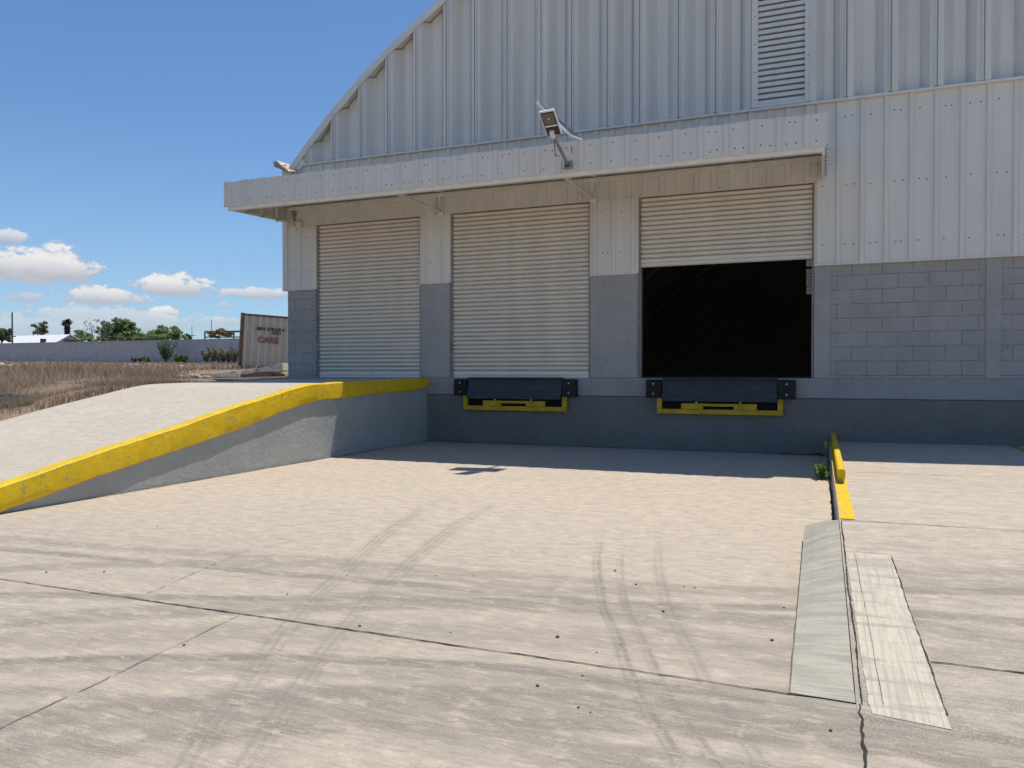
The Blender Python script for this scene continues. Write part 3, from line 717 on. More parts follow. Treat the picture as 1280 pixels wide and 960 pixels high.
g = MB(); q = [px_y(*q_, -.24) for q_ in ((342, 202.3), (345.5, 201.6), (353.5, 208.8), (358, 213.5), (343, 207.8))]; g.add(q, [(0, 1, 2, 3, 4)]); g.add([p+Vector((0, .26, 0)) for p in q], [(4, 3, 2, 1, 0)])
g.grid([[q[4], q[3]], [q[4]+Vector((0, .26, 0)), q[3]+Vector((0, .26, 0))]]); o = g.build('channel', M['jamb'], gut); o.modifiers.new('thickness', 'SOLIDIFY').thickness = .01
# dock levellers
def leveller(cx, label):
    L = empty('dock_leveller', (cx, 0, 0), label, 'dock leveller', 'dock levellers under the shutters')
    X = lambda v: cx+v
    for s, (a, b_) in ((0, (-1.125, -.885)), (1, (.87, 1.125))):
        m = MB(); m.box(X(a), X(b_), -.135, -.016, .835, 1.125); bp = m.build('bumper', M['rubber'], L, .012)
        for z in (.90, 1.06): m = MB(); m.tube([(X((a+b_)/2), -.13, z), (X((a+b_)/2), -.143, z)], .014, 8); m.build('bolt', M['bolt'], bp)
    m = MB(); m.hexa([(X(-.868), -.165, .785), (X(.862), -.165, .785), (X(.862), -.125, .785), (X(-.868), -.125, .785), (X(-.868), -.07, 1.138), (X(.862), -.07, 1.138), (X(.862), -.03, 1.138), (X(-.868), -.03, 1.138)])
    m.build('lip_plate', M['lip'], L, .004)
    m = MB(); m.box(X(-.868), X(.862), -.12, 0.24, 1.139, 1.155); m.build('deck_plate', M['lip'], L)
    m = MB(); m.box(X(-.93), X(.93), -.05, -.017, .655, .83); m.build('pit', M['black'], L)  # flat black plate standing in for the shade inside the recess
    m = MB(); m.box(X(-.955), X(-.875), -.10, -.016, .585, .834); m.box(X(.868), X(.948), -.10, -.016, .585, .834); m.box(X(-.874), X(.867), -.10, -.016, .585, .66)
    m.build('frame', M['yellow_steel'], L, .004)
    m = MB(); m.box(X(-.57), X(-.23), -.115, -.052, .662, .755); m.box(X(.23), X(.57), -.115, -.052, .662, .755); m.box(X(-.228), X(.228), -.11, -.052, .71, .752)
    for x in (-.33, .33): m.box(X(x-.02), X(x+.02), -.14, -.116, .73, .80)
    m.build('lip_keeper', M['yellow_steel'], L, .004)
    return L
lv = leveller(-4.876, 'dock leveller with black bumpers and yellow frame below the closed middle shutter')
l2 = copy_tree(lv); l2.location.x = -1.461; l2['label'] = 'dock leveller with black bumpers and yellow frame below the half open shutter'

# yellow wheel guide
WG = empty('wheel_guide', (.2, -3, .2), 'low yellow steel wheel guide rail bolted along the apron edge', 'guide rail')
mb = MB(); ysl = [-6.53, -5.2, -4.72, -2.4, -.02]
mb.grid([[(.138, y, slab_z(.138, y)+.005), (.232, y, slab_z(.232, y)+.005)] for y in ysl])
mb.grid([[(.138, y, slab_z(.138, y)-.02), (.138, y, slab_z(.138, y)+.005)] for y in ysl][::-1])
mb.build('base_strip', M['yellow'], WG)
mb = MB(); rows = []
for y in (-4.68, -4.5, -3, -1.5, -.02):
    z0 = slab_z(.2, y)+.006
    rows.append([(.163, y, z0), (.155, y, z0+.05), (.153, y, z0+.105), (.156, y, z0+.116), (.167, y, z0+.126), (.188, y, z0+.129), (.209, y, z0+.126), (.219, y, z0+.116), (.222, y, z0+.105), (.219, y, z0+.05), (.210, y, z0)])
mb.grid(rows[::-1], smooth=True); mb.add(rows[0], [tuple(range(11))[::-1]])
rl = mb.build('rail', M['yellow'], WG); es = rl.modifiers.new('edges', 'EDGE_SPLIT'); es.split_angle = math.radians(24)
mb = MB(); mb.box(.158, .195, -4.74, -4.67, slab_z(.2, -4.7)+.006, slab_z(.2, -4.7)+.03); mb.build('end_plate', M['rust'], WG)

# ------------------------------------------------------------------ solar street lamp on the fascia
SLp = empty('solar_lamp', (-3.36, -1.78, 4.2), 'solar street lamp with black head and tilted white panel on the canopy fascia', 'lamp')
mb = MB(); mb.tube([(-3.36, -1.80, 4.21), (-3.36, -2.0, 4.27), (-3.365, -2.47, 4.44)], .024, 10); pole = mb.build('pole', M['galv'], SLp)
mb = MB(); mb.box(-3.42, -3.30, -1.79, -1.782, 4.15, 4.27); mb.box(-3.43, -3.29, -1.84, -1.79, 4.15, 4.158)
mb.box(-3.322, -3.315, -1.85, -1.79, 4.159, 4.25); mb.box(-3.405, -3.398, -1.85, -1.79, 4.159, 4.25)
mb.build('wall_bracket', M['galv'], SLp)
TL, TR, BR, BL = Vector((-3.475, -2.72, 4.68)), Vector((-3.275, -2.70, 4.695)), Vector((-3.275, -2.46, 4.435)), Vector((-3.445, -2.46, 4.425))
BR = TR+BL-TL
nrm = (TR-TL).cross(BL-TL).normalized()
if nrm.y > 0: nrm = -nrm          # faces the yard, downwards
bk = -nrm*.045
mb = MB(); mb.add([TL, TR, BR, BL, TL+bk, TR+bk, BR+bk, BL+bk], [(0, 1, 2, 3), (7, 6, 5, 4), (0, 4, 5, 1), (1, 5, 6, 2), (2, 6, 7, 3), (3, 7, 4, 0)])
head = mb.build('lamp_head', M['white_plastic'], SLp, .004)
def onface(u, v, e=.003): return TL+(TR-TL)*u+(BL-TL)*v+nrm*e
mb = MB()
mb.add([onface(.05, .05), onface(.95, .05), onface(.95, .97), onface(.05, .97)], [(0, 1, 2, 3)]); mb.build('face_panel', M['lamp_face'], head)
mb = MB(); mb.add([onface(.12, .10, .005), onface(.88, .10, .005), onface(.88, .52, .005), onface(.12, .52, .005)], [(0, 1, 2, 3)]); mb.build('led_array', M['led'], head)
mb = MB(); mb.add([onface(.10, .56, .006), onface(.92, .56, .006), onface(.92, .62, .006), onface(.10, .62, .006)], [(0, 1, 2, 3)])
mb.add([onface(.45, .28, .007), onface(.55, .28, .007), onface(.55, .34, .007), onface(.45, .34, .007)], [(0, 1, 2, 3)]); mb.build('diffuser_strip', M['led_strip'], head)
mb = MB(); mb.bar((-3.365, -2.43, 4.42), (-3.365, -2.53, 4.47), .06, .05); mb.build('socket', M['steel_cream'], SLp, .006)
pn = [Vector((-3.68, -1.98, 4.985)), Vector((-3.68, -2.3, 4.965)), Vector((-3.13, -2.40, 4.395)), Vector((-3.10, -2.03, 4.445))]
pnn = (pn[1]-pn[0]).cross(pn[3]-pn[0]).normalized()
if pnn.z < 0: pnn = -pnn
mb = MB(); mb.add([p for p in pn]+[p+pnn*.034 for p in pn], [(3, 2, 1, 0), (4, 5, 6, 7), (0, 1, 5, 4), (1, 2, 6, 5), (2, 3, 7, 6), (3, 0, 4, 7)])
sp_o = mb.build('solar_panel', M['panel_back'], SLp, .003)
mb = MB(); c_ = sum(pn, Vector())/4; mb.add([c_+(p-c_)*.94+pnn*.038 for p in pn], [(0, 1, 2, 3)]); mb.build('cells', M['panel_cell'], sp_o)
mb = MB(); mb.bar(c_, (-3.36, -2.35, 4.40), .03, .03); mb.build('panel_arm', M['galv'], SLp)
mb = MB(); mb.tube([(-3.37, -2.4, 4.40), (-3.42, -2.2, 4.24), (-3.41, -2.05, 4.27)], .006, 5); mb.build('cable', M['wire'], SLp); mb = MB(); mb.tube([(-3.3, -1.84, 4.46), (-3.30, -1.80, 4.36)], .006, 5); mb.build('cable', M['wire'], SLp)

# bulb lamp under the canopy
WL = empty('bulb_lamp', (-9.55, -.1, 4.1), 'small bare bulb lamp with conduit under the left end of the canopy', 'lamp')
mb = MB(); mb.tube([(-9.50, -.10, 4.36), (-9.44, -.10, 4.30), (-9.42, -.10, 4.16)], .018, 8); mb.box(-9.46, -9.38, -.14, -.08, 4.28, 4.36); mb.build('conduit', M['jamb'], WL)
mb = MB(); mb.box(-9.36, -9.26, -.14, -.08, 4.02, 4.14); mb.bar((-9.42, -.11, 4.15), (-9.32, -.11, 4.12), .02, .02); mb.build('junction_box', M['steel_cream'], WL, .005)
mb = MB(); mb.tube([(-9.41, -.12, 4.12), (-9.41, -.12, 4.08), (-9.41, -.12, 4.03), (-9.41, -.12, 3.99), (-9.41, -.12, 3.97)], [.02, .045, .055, .04, .01], 10); mb.build('bulb', M['glass_bulb'], WL)

# ------------------------------------------------------------------ shipping container
cA = at(297.5, 465, 32.); zc = terr(cA.x, cA.y); cA = Vector((cA.x, cA.y, zc-.02))
vr = Vector((cA.x-CAM.x, cA.y-CAM.y, 0)).normalized()
dirc = Vector((vr.y, -vr.x, -.058)).normalized(); back = Vector((vr.x, vr.y, 0)); back = (back+.045*Vector((dirc.x, dirc.y, 0))).normalized()
UPC = dirc.cross(back).normalized()
top_h = at(297.5, 390.5, 32.).z-cA.z
CT_ = empty('shipping_container', cA, 'weathered beige shipping container with black code letters and red marking behind the building corner', 'container')
def cp_(a, b_, z): return cA+dirc*a+back*b_+UPC*z
CL, CW, CH = 2.44, 6.06, top_h
mb = MB(); pr = []; a = .12
while a < CL-.12:
    pr += [(a, .075), (a+.035, .02), (a+.16, .02), (a+.195, .075), (a+.275, .075)]; a += .278
mb.grid([[cp_(x, y, .15) for x, y in pr], [cp_(x, y, CH-.1) for x, y in pr]])
pr2 = [(y, x) for x, y in pr if x < CW-.1]
mb.grid([[cp_(x, y, .15) for x, y in pr2], [cp_(x, y, CH-.1) for x, y in pr2]])
mb.grid([[cp_(CL-.05, .05, .15), cp_(CL-.05, CW-.05, .15)], [cp_(CL-.05, .05, CH-.1), cp_(CL-.05, CW-.05, CH-.1)]])
mb.grid([[cp_(.05, CW-.05, .15), cp_(CL-.05, CW-.05, .15)], [cp_(.05, CW-.05, CH-.1), cp_(CL-.05, CW-.05, CH-.1)]])
mb.add([cp_(.02, .02, CH-.03), cp_(CL-.02, .02, CH-.03), cp_(CL-.02, CW-.02, CH-.03), cp_(.02, CW-.02, CH-.03)], [(0, 1, 2, 3)])
mb.build('body', M['container'], CT_)
for a in (.06, CL-.06):
    for b_ in (.05, CW-.05): mb = MB(); mb.bar(cp_(a, b_, 0), cp_(a, b_, CH), .11, .10); mb.build('corner_post', M['rust'], CT_)
mb = MB()
for z in (.07, CH-.06):
    for b_ in (.04, CW-.04): mb.bar(cp_(.12, b_, z), cp_(CL-.12, b_, z), .08, .08)
    for a in (.05, CL-.05): mb.bar(cp_(a, .12, z), cp_(a, CW-.12, z), .08, .12)
mb.build('rail', M['rust'], CT_)
def text_mesh(s, size, m, parent, name, origin, xdir, zdir=None, extr=.004, off=Vector((0, 0, 0)), bold=0.):
    cu = bpy.data.curves.new(name, 'FONT'); cu.body = s; cu.size = size; cu.extrude = extr; cu.offset = bold
    tmp = bpy.data.objects.new(name+'_tmp', cu); col.objects.link(tmp)
    dg = bpy.context.evaluated_depsgraph_get(); me = bpy.data.meshes.new_from_object(tmp.evaluated_get(dg))
    bpy.data.objects.remove(tmp)
    yd = zdir or UPC; zd = xdir.cross(yd)
    Mx = Matrix(((xdir.x, yd.x, zd.x, 0), (xdir.y, yd.y, zd.y, 0), (xdir.z, yd.z, zd.z, 0), (0, 0, 0, 1)))
    me.transform(Mx); me.transform(Matrix.Translation(origin-wpos(parent)))
    me.materials.clear(); me.materials.append(m)
    o = bpy.data.objects.new(name, me); col.objects.link(o); o.parent = parent
    return o
def on_cont(px, py):
    d = ray(px, py); q = cA+back*.012; n_ = back
    t_ = (q-CAM).dot(n_)/d.dot(n_); return CAM+d*t_
text_mesh('BEIX 578129 4', .185, M['ink'], CT_, 'code_lettering', on_cont(320.5, 412.3), dirc, bold=.004)
text_mesh('45G1', .18, M['ink'], CT_, 'type_lettering', on_cont(339.5, 418), dirc, bold=.004)
text_mesh('CARE', .34, M['red_ink'], CT_, 'red_lettering', on_cont(321.5, 427.6), dirc, bold=.012)

# ------------------------------------------------------------------ boards and rubble beside the ramp
def on_ground(px, py, z=None, it=30):
    d = ray(px, py); tt = 3.; 
    for k in range(4000):
        p = CAM+d*tt
        if p.z <= terr(p.x, p.y): return p
        tt += .03
        if tt > 120: break
    return p
base = Vector((-12.4, 1.55, 0)); base.z = terr(base.x, base.y)
board_px = [((262, 473), (357, 458.5), .13, .09, 0), ((246, 472), (318, 464.5), .13, .08, 0), ((292, 471), (350, 464.5), .12, .05, 1), ((296, 474), (358, 471), .13, .06, 0), ((272, 477.5), (340, 474.5), .10, .05, 1),
            ((250, 477.8), (300, 475), .12, .05, 0), ((285, 474), (350, 467.5), .12, .05, 1), ((258, 476.5), (318, 471), .14, .05, 1), ((300, 476), (354, 473), .09, .05, 1), ((262, 473), (300, 467.5), .09, .05, 0)]
for i, (a, b_, wd, ht, g_) in enumerate(board_px):
    dep = 17.6+.16*(i % 4)
    A, B = at(*a, dep+.25), at(*b_, dep-.25)
    A.z = max(A.z, terr(A.x, A.y)+.03); B.z = max(B.z, terr(B.x, B.y)+.03)
    mb = MB(); mb.bar(A, B, wd, ht)
    o = mb.build('board', M['wood_grey' if g_ else 'wood'], None, .004, loc=(A+B)/2)
    if i == 0: tag(o, 'topmost pale board of the heap, its end raised by the container', 'board', 'boards heaped by the container')
    else: tag(o, 'grey weathered board in the heap beside the ramp top' if g_ else 'pale weathered board in the heap beside the ramp top', 'board', 'grey boards in the heap' if g_ else 'pale boards in the heap')
mb = MB(); A, B = at(347, 461, 17.4), at(357, 458.5, 17.3); mb.bar(A, B, .20, .17)
tag(mb.build('wood_block', M['wood'], None, .006, loc=(A+B)/2), 'short thick wood block resting on the high end of the board heap', 'wood block')
def rock(name, p, r, m, seed, flat=.65):
    rd = random.Random(seed); mb = MB(); n = 8; rows = []
    rot = rd.uniform(0, 6)
    for i in range(1, 5):
        ph = math.pi*i/5
        rows.append([(p.x+r*math.sin(ph)*math.cos(rot+2*math.pi*k/n)*(1+.3*rd.uniform(-1, 1)), p.y+r*math.sin(ph)*math.sin(rot+2*math.pi*k/n)*(1+.3*rd.uniform(-1, 1)), p.z+r*flat*(math.cos(ph)+.55)*(1+.2*rd.uniform(-1, 1))) for k in range(n)])
    for q in rows: q.append(q[0])
    mb.grid(rows); mb.add(rows[0][:-1], [tuple(range(n-1, -1, -1))]); mb.add(rows[-1][:-1], [tuple(range(n))])
    return mb.build(name, m, None, loc=p)
for i in range(12):
    px = 226+i*3.3+random.uniform(-2, 2); py = 476.5-abs(math.sin(i*1.7))*3.2*(i/12)
    p = at(px, py, 17.2+random.uniform(-.3, .6)); p.z = max(terr(p.x, p.y), p.z-.05)
    tag(rock('rubble_stone', p, random.uniform(.05, .10), M['stone'], 30+i), 'tan rubble stone at the left end of the board heap', 'stone', 'rubble stones by the boards')
p = on_ground(194, 478.5); p.x = min(p.x, -9.75); p.z = terr(p.x, p.y)
tag(rock('rubble_stone', p, .075, M['stone_white'], 61, .4), 'flat white stone alone at the far corner of the ramp', 'stone')

# black sheet on the field at the far left
p = on_ground(2, 504); mb = MB(); rows = []
for i in range(9):
    rows.append([(p.x-.5+i*.11+random.uniform(-.05, .05), p.y-.25+k*.10, terr(p.x-.5+i*.11, p.y-.25+k*.10)+.03+random.uniform(0, .09)*(0 < i < 8)*(0 < k < 5)) for k in range(6)])
mb.grid(rows, smooth=True); tag(mb.build('plastic_sheet', M['tarp'], None, loc=p), 'crumpled black plastic sheet lying in the dry grass left of the ramp', 'plastic sheet')

# ------------------------------------------------------------------ perimeter wall, and what stands beyond it
PW = empty('perimeter_wall', at(150, 453, 83), 'long low grey painted boundary wall across the dry field', 'wall')
P0b, P0t, P1b, P1t = at(0, 458, 90), at(0, 430, 90), at(300, 454, 76.6), at(300, 424, 76.6)
dW = (P1t-P0t); dWb = Vector((P1b.x-P0b.x, P1b.y-P0b.y, 0))
mb = MB(); mb2 = MB()
nv = Vector((-dW.y, dW.x, 0)).normalized()
if nv.y < 0: nv = -nv
ks = np.linspace(-1.2, 2.2, 30)
front = []; cop = []
for k in ks:
    pt = P0t+dW*k; pz = terr(pt.x, pt.y)-.5
    front.append([pt+nv*.2, pt, Vector((pt.x, pt.y, pz)), Vector((pt.x, pt.y, pz))+nv*.2])
    cop.append([pt+nv*.25+Vector((0, 0, .002)), pt+nv*.25+Vector((0, 0, .08)), pt-nv*.05+Vector((0, 0, .08)), pt-nv*.05+Vector((0, 0, .002)), pt+nv*.25+Vector((0, 0, .002))])
mb.grid(front); mb2.grid(cop)
mb.build('wall_face', M['perimeter'], PW); mb2.build('coping', M['perimeter'], PW)

SH = empty('white_roofed_shed', at(55, 428, 112), 'long low shed with white metal roof behind the boundary wall', 'shed')
r0, r1 = at(-12, 421.5, 116), at(88, 418.6, 108); e0, e1 = at(-16, 432, 108), at(66, 431, 101); h1 = at(112, 431, 114); h0 = at(10, 432, 122)
mb = MB(); up = Vector((0, 0, .08))
mb.add([e0, e1, r1, r0, e0+up, e1+up, r1+up, r0+up], [(4, 5, 6, 7), (3, 2, 1, 0), (0, 1, 5, 4)])
mb.add([r0, r1, h1, h0, r0+up, r1+up, h1+up, h0+up], [(4, 5, 6, 7), (3, 2, 1, 0), (1, 2, 6, 5)])
mb.build('roof', M['white_roof'], SH)
mb = MB(); i1 = e1+(r1-e1)*.06; i2 = h1+(r1-h1)*.06
dn = Vector((0, 0, -4.5)); rt = r1+Vector((0, 0, -.1))-(r1-r0).normalized()*.3
w1 = i1-(r1-r0).normalized()*.3; w2 = i2-(r1-r0).normalized()*.3
w3 = e0+(r0-e0)*.06+(r1-r0).normalized()*.3; w4 = h0+(r0-h0)*.06+(r1-r0).normalized()*.3; rt0 = r0+Vector((0, 0, -.1))+(r1-r0).normalized()*.3
mb.add([w1+dn, w2+dn, w2, rt, w1, w3+dn, w3, w4+dn, w4, rt0], [(0, 1, 2, 3, 4), (0, 4, 6, 5), (1, 7, 8, 2), (5, 6, 9, 8, 7)])
mb.build('wall', M['shed_wall'], SH)
mb = MB(); c_ = w1+(w2-w1)*.52; dq = (w2-w1).normalized(); ow = (r1-r0).normalized()*.03
for s0, s1, a, b_ in ((-.18, .20, -.1, .42), (.24, .34, -.1, .12)):
    L_ = (w2-w1).length
    mb.add([c_+dq*s0*L_+ow+Vector((0, 0, a)), c_+dq*s1*L_+ow+Vector((0, 0, a)), c_+dq*s1*L_+ow+Vector((0, 0, b_+.1)), c_+dq*s0*L_+ow+Vector((0, 0, b_+.3))], [(0, 1, 2, 3)])
mb.build('gable_opening', M['window_dark'], SH)
for px in (54,):
    q = at(px, 425.5, 103.6); mb = MB(); mb.box(q.x-.25, q.x+.25, q.y-.25, q.y+.25, q.z-.3, q.z+.22); mb.build('roof_vent', M['window_dark'], SH)

# trees
def leaves(mb, c, rx, ry, rz, n, size, rd, clump=1., droop=0.):
    cl = [Vector((rd.gauss(0, .45), rd.gauss(0, .45), rd.gauss(0, .45))) for _ in range(max(6, n//40))]
    for k in range(n):
        q = rd.choice(cl)+Vector((rd.gauss(0, .16), rd.gauss(0, .16), rd.gauss(0, .14)))*clump
        if q.length > 1.12: q *= 1.0/q.length
        p = Vector((c[0]+q.x*rx, c[1]+q.y*ry, c[2]+q.z*rz)); s = size*rd.uniform(.5, 1.3)
        n_ = Vector((rd.gauss(0, 1), rd.gauss(0, 1), rd.gauss(0, 1)+.7)).normalized()
        u = n_.orthogonal().normalized(); u.rotate(Matrix.Rotation(rd.uniform(0, 6.28), 3, n_)); v = n_.cross(u)
        mb.add([p+u*s, p+v*s*.55, p-u*s, p-v*s*.55], [(0, 1, 2, 3)])
def tree(name, px, pyb, depth, blobs, m, n, size, label, cat='tree', trunk=.15, group=None, barkm='bark', seed=0):
    b0 = at(px, pyb, depth); gz = terr(b0.x, b0.y); b0 = Vector((b0.x, b0.y, gz)); rd = random.Random(seed+int(px))
    T = empty(name, b0, label, cat, group); mb = MB(); k = depth/f
    mt = MB(); tops = []
    tot = sum(b[2]*b[3] for b in blobs)
    for (bx, by, rx, rz) in blobs:
        c = at(bx, by, depth+rd.uniform(-.8, .8)); leaves(mb, c, rx*k, rx*k, rz*k, int(.62*n*rx*rz/tot), size, rd); tops.append((c, rx*k))
    ctop = sum((c for c, _ in tops), Vector())/len(tops)
    fork = Vector((b0.x, b0.y, gz+max(.4, (ctop.z-gz)*.45)))
    mt.tube([b0-Vector((0, 0, .2)), b0+Vector((.05, 0, .5)), fork], [trunk*1.25, trunk, trunk*.75], 7)
    for c, r_ in tops:
        mid = fork+(c-fork)*.5+Vector((rd.uniform(-.2, .2), 0, .2)); mt.tube([fork, mid, c], [trunk*.6, trunk*.4, trunk*.12], 5)
        for _ in range(3):
            e = c+Vector((rd.uniform(-.7, .7)*r_, rd.uniform(-.6, .6)*r_, rd.uniform(-.3, .7)*r_)); mt.tube([mid+(c-mid)*.4, e], [trunk*.22, trunk*.06], 4)
    mt.build('trunk', M[barkm], T); mb.build('crown', m, T)
    return T
tree('broadleaf_tree', 0, 432, 100, [(-8, 414, 12, 9), (4, 416, 9, 8), (8, 422, 6, 6), (-6, 424, 14, 6)], M['leaf_dark'], 2600, .26, 'dark green tree cut off by the left edge of the picture', seed=1)
tree('broadleaf_tree', 50, 428, 135, [(44, 409, 5, 4), (53, 407, 7, 5), (47, 415, 8, 4), (56, 415, 6, 5)], M['leaf_grey'], 1500, .28, 'sparse grey green tree above the white shed roof', seed=2)
tree('broadleaf_tree', 151, 430, 120, [(152, 404, 12, 9), (160, 410, 13, 12), (146, 413, 11, 12), (166, 420, 10, 8), (150, 422, 16, 8)], M['leaf'], 5200, .30, 'tallest bright green leafy tree behind the boundary wall', trunk=.25, seed=3)
tree('broadleaf_tree', 130, 430, 122, [(133, 410, 9, 9), (128, 418, 9, 8), (136, 422, 9, 7)], M['leaf_grey'], 2200, .26, 'dull olive tree growing between the bare tree and the tallest green tree', seed=4)
tree('spreading_tree', 206, 428, 115, [(192, 419, 16, 7), (206, 415, 18, 8), (220, 419, 13, 7), (178, 422, 12, 6), (200, 423, 24, 6)], M['leaf'], 5600, .28, 'broad low green tree with domed crown behind the boundary wall', seed=5)
tree('round_shrub', 236, 426, 118, [(236, 420.5, 5, 4)], M['leaf_dark'], 500, .24, 'small dark round bush beside the thin poles above the boundary wall', 'bush', .06, seed=6)
tree('round_shrub', 103, 429, 112, [(98, 419, 9, 7), (107, 423, 10, 6), (116, 425, 9, 4)], M['leaf'], 1900, .24, 'light green bush growing between the palm and the bare tree', 'bush', .1, seed=7)
# bare tree
b0 = at(118, 428, 118); b0.z = terr(b0.x, b0.y)
BT = empty('bare_tree', b0, 'leafless grey tree with thin branches right of the palm', 'tree'); mb = MB(); rd = random.Random(5)
def branch(p, d, L, r, lv):
    e = p+d*L; mb.tube([p, p+d*L*.5+Vector((rd.uniform(-.05, .05)*L, 0, 0)), e], [r, r*.8, r*.55], 5, cap=False)
    if lv == 0: return
    for _ in range(3 if lv > 1 else 4):
        n_ = (d+Vector((rd.gauss(0, .5), rd.gauss(0, .5), rd.gauss(.12, .3)))).normalized(); branch(p+d*L*rd.uniform(.55, 1), n_, L*rd.uniform(.55, .78), r*.5, lv-1)
branch(b0, Vector((0, 0, 1)), 2.0, .16, 0); branch(b0+Vector((0, 0, 1.9)), Vector((-.25, 0, 1)).normalized(), 1.6, .13, 4); branch(b0+Vector((0, 0, 1.9)), Vector((.3, .1, 1)).normalized(), 1.7, .13, 4)
mb.build('trunk', M['bare'], BT)
mb = MB(); leaves(mb, at(118, 408, 118), 1.6, 1.6, 1.4, 160, .12, rd, 1.6); mb.build('crown', M['leaf_dry'], BT)
# fan palm
b0 = at(84.5, 428, 128); b0.z = terr(b0.x, b0.y); topp = at(84, 403, 128)
PT = empty('fan_palm', b0, 'tall dark fan palm with a skirt of dead fronds behind the shed', 'palm tree')
mb = MB(); mb.tube([b0-Vector((0, 0, .2)), b0+Vector((.1, 0, 2.)), topp], [.32, .25, .2], 8); mb.build('trunk', M['bark'], PT)
def frond(mb, p, d, L, wd, rd):
    s = d.cross(Vector((0, 0, 1))).normalized(); tip = p+d*L+Vector((0, 0, -.28*L)); mid = p+d*L*.6
    mb.add([p, mid+s*wd, tip+s*wd*.3, tip-s*wd*.3, mid-s*wd], [(0, 1, 2, 3, 4)])
    for k in range(6):
        a = (k-2.5)/3.; mb.add([mid-s*wd*a*.8, mid-s*wd*(a+.12)*.8, tip-s*wd*a*1.6+Vector((rd.uniform(-.1, .1), 0, rd.uniform(-.25, .1)))], [(0, 1, 2)])
mb = MB(); rd = random.Random(9)
for k in range(46):
    a = rd.uniform(0, 6.28); e = rd.uniform(-.35, 1.1); frond(mb, topp, Vector((math.cos(a)*math.cos(e), math.sin(a)*math.cos(e), math.sin(e))), rd.uniform(.8, 1.15), .3, rd)
mb.build('crown', M['leaf_palm'], PT)
mb = MB()
for k in range(90):
    a = rd.uniform(0, 6.28); h = rd.uniform(0, 1.9); frond(mb, topp-Vector((0, 0, .2+h)), Vector((math.cos(a)*.6, math.sin(a)*.6, -.55)), rd.uniform(.6, 1.), .22, rd)
mb.build('dead_skirt', M['palm_dead'], PT)
# poles
def pole_(px, pyt, pyb, depth, r, label, arm=False, group=None):
    b0 = at(px, pyb, depth); tp = at(px, pyt, depth); b0.z = terr(b0.x, b0.y)
    P = empty('utility_pole', b0, label, 'pole', group); mb = MB(); mb.tube([b0, Vector((b0.x, b0.y, tp.z))], [r, r*.8], 8); mb.build('shaft', M['utility'], P)
    if arm: mb = MB(); mb.bar((b0.x-.5, b0.y, tp.z-arm), (b0.x+.6, b0.y, tp.z-arm), .08, .1); mb.build('cross_arm', M['utility'], P)
pole_(15.5, 390.5, 430, 92, .10, 'thick dark utility pole standing before the white shed roof', 2.9)
pole_(240, 407.5, 427, 112, .05, 'thin pole beside the small dark round bush', 1.4)
pole_(264.5, 400, 418, 100, .05, 'thin pole rising above the rusty steel frame')
mb = MB(); A = at(148, 418, 104); B = at(148, 428, 104); mb.tube([B, A], .035, 6); mb.tube([A, A+Vector((.3, 0, .05))], .03, 6)
tag(mb.build('standpipe', M['galv'], None, loc=B), 'thin pale pipe in front of the tallest green tree', 'pipe')
mb = MB(); A = at(225.5, 417, 104); B = at(226, 430, 104); mb.bar(B, A, .12, .12); tag(mb.build('concrete_post', M['stone_white'], None, loc=B), 'short pale concrete post in front of the broad low tree', 'post')
# rusty steel frame
b0 = at(276, 426, 96); RF = empty('steel_frame', b0, 'rusty steel beam frame above the boundary wall beside the container', 'steel frame')
A, B = at(256, 414.8, 98), at(312, 414.2, 92); mb = MB(); mb.bar(A, B, .12, .22); A2, B2 = at(256, 421.5, 98), at(312, 421.2, 92); mb.bar(A2, B2, .1, .14)
mb.build('beam', M['rust'], RF)
for k in (0, .33, .66, 1): p = A+(B-A)*k; mb = MB(); mb.bar((p.x, p.y, terr(p.x, p.y)), (p.x, p.y, p.z-.11), .14, .14); mb.build('post', M['rust'], RF)
tree('ochre_bush', 274, 428, 95, [(268, 418, 9, 4), (278, 416, 9, 5), (285, 418, 6, 4)], M['leaf_olive'], 1700, .2, 'ochre coloured bush growing through the rusty steel frame', 'bush', .06, seed=8)
# plants before the wall
def stalky(name, px, pyb, depth, h, n, m, label, cat, group=None, spread=.5, size=.09, seed=0):
    b0 = at(px, pyb, depth); b0.z = terr(b0.x, b0.y); T = empty(name, b0, label, cat, group); rd = random.Random(seed+int(px)); ms = MB(); ml = MB()
    for k in range(n):
        a = rd.uniform(0, 6.28); d = Vector((math.cos(a)*rd.uniform(.1, spread), math.sin(a)*rd.uniform(.1, spread), 1)).normalized(); L = h*rd.uniform(.6, 1.05); e = b0+d*L
        ms.tube([b0, b0+d*L*.5, e], [.02, .016, .006], 4, cap=False)
        for j in range(16):
            q = b0+d*L*rd.uniform(.25, 1); leaves(ml, q, .14*h/1.5+.05, .14*h/1.5+.05, .14*h/1.5, 6, size, rd, 1.)
    ms.build('stem', M['bare'], T); ml.build('foliage', m, T)
def wallpx(x): return 90+(76.6-90)*x/300.
stalky('green_shrub', 208, 454.5, wallpx(208)-3, 2.3, 22, M['leaf_dark'], 'tall dark green shrub standing alone against the boundary wall', 'shrub', seed=1, spread=.75, size=.10)
for i, px in enumerate((168, 176, 184)): stalky('low_green_bush', px, 455, wallpx(px)-3, .75, 9, M['leaf_grey'], 'low green bush in the row left of the tall dark shrub', 'bush', 'low bushes left of the tall shrub', .9, .10, 5)
for i, px in enumerate((222, 230)): stalky('low_green_bush', px, 455, wallpx(px)-3.4, .95, 9, M['grass_green'], 'low bright green bush just right of the tall dark shrub', 'bush', 'low bushes right of the tall shrub', .9, .10, 6)
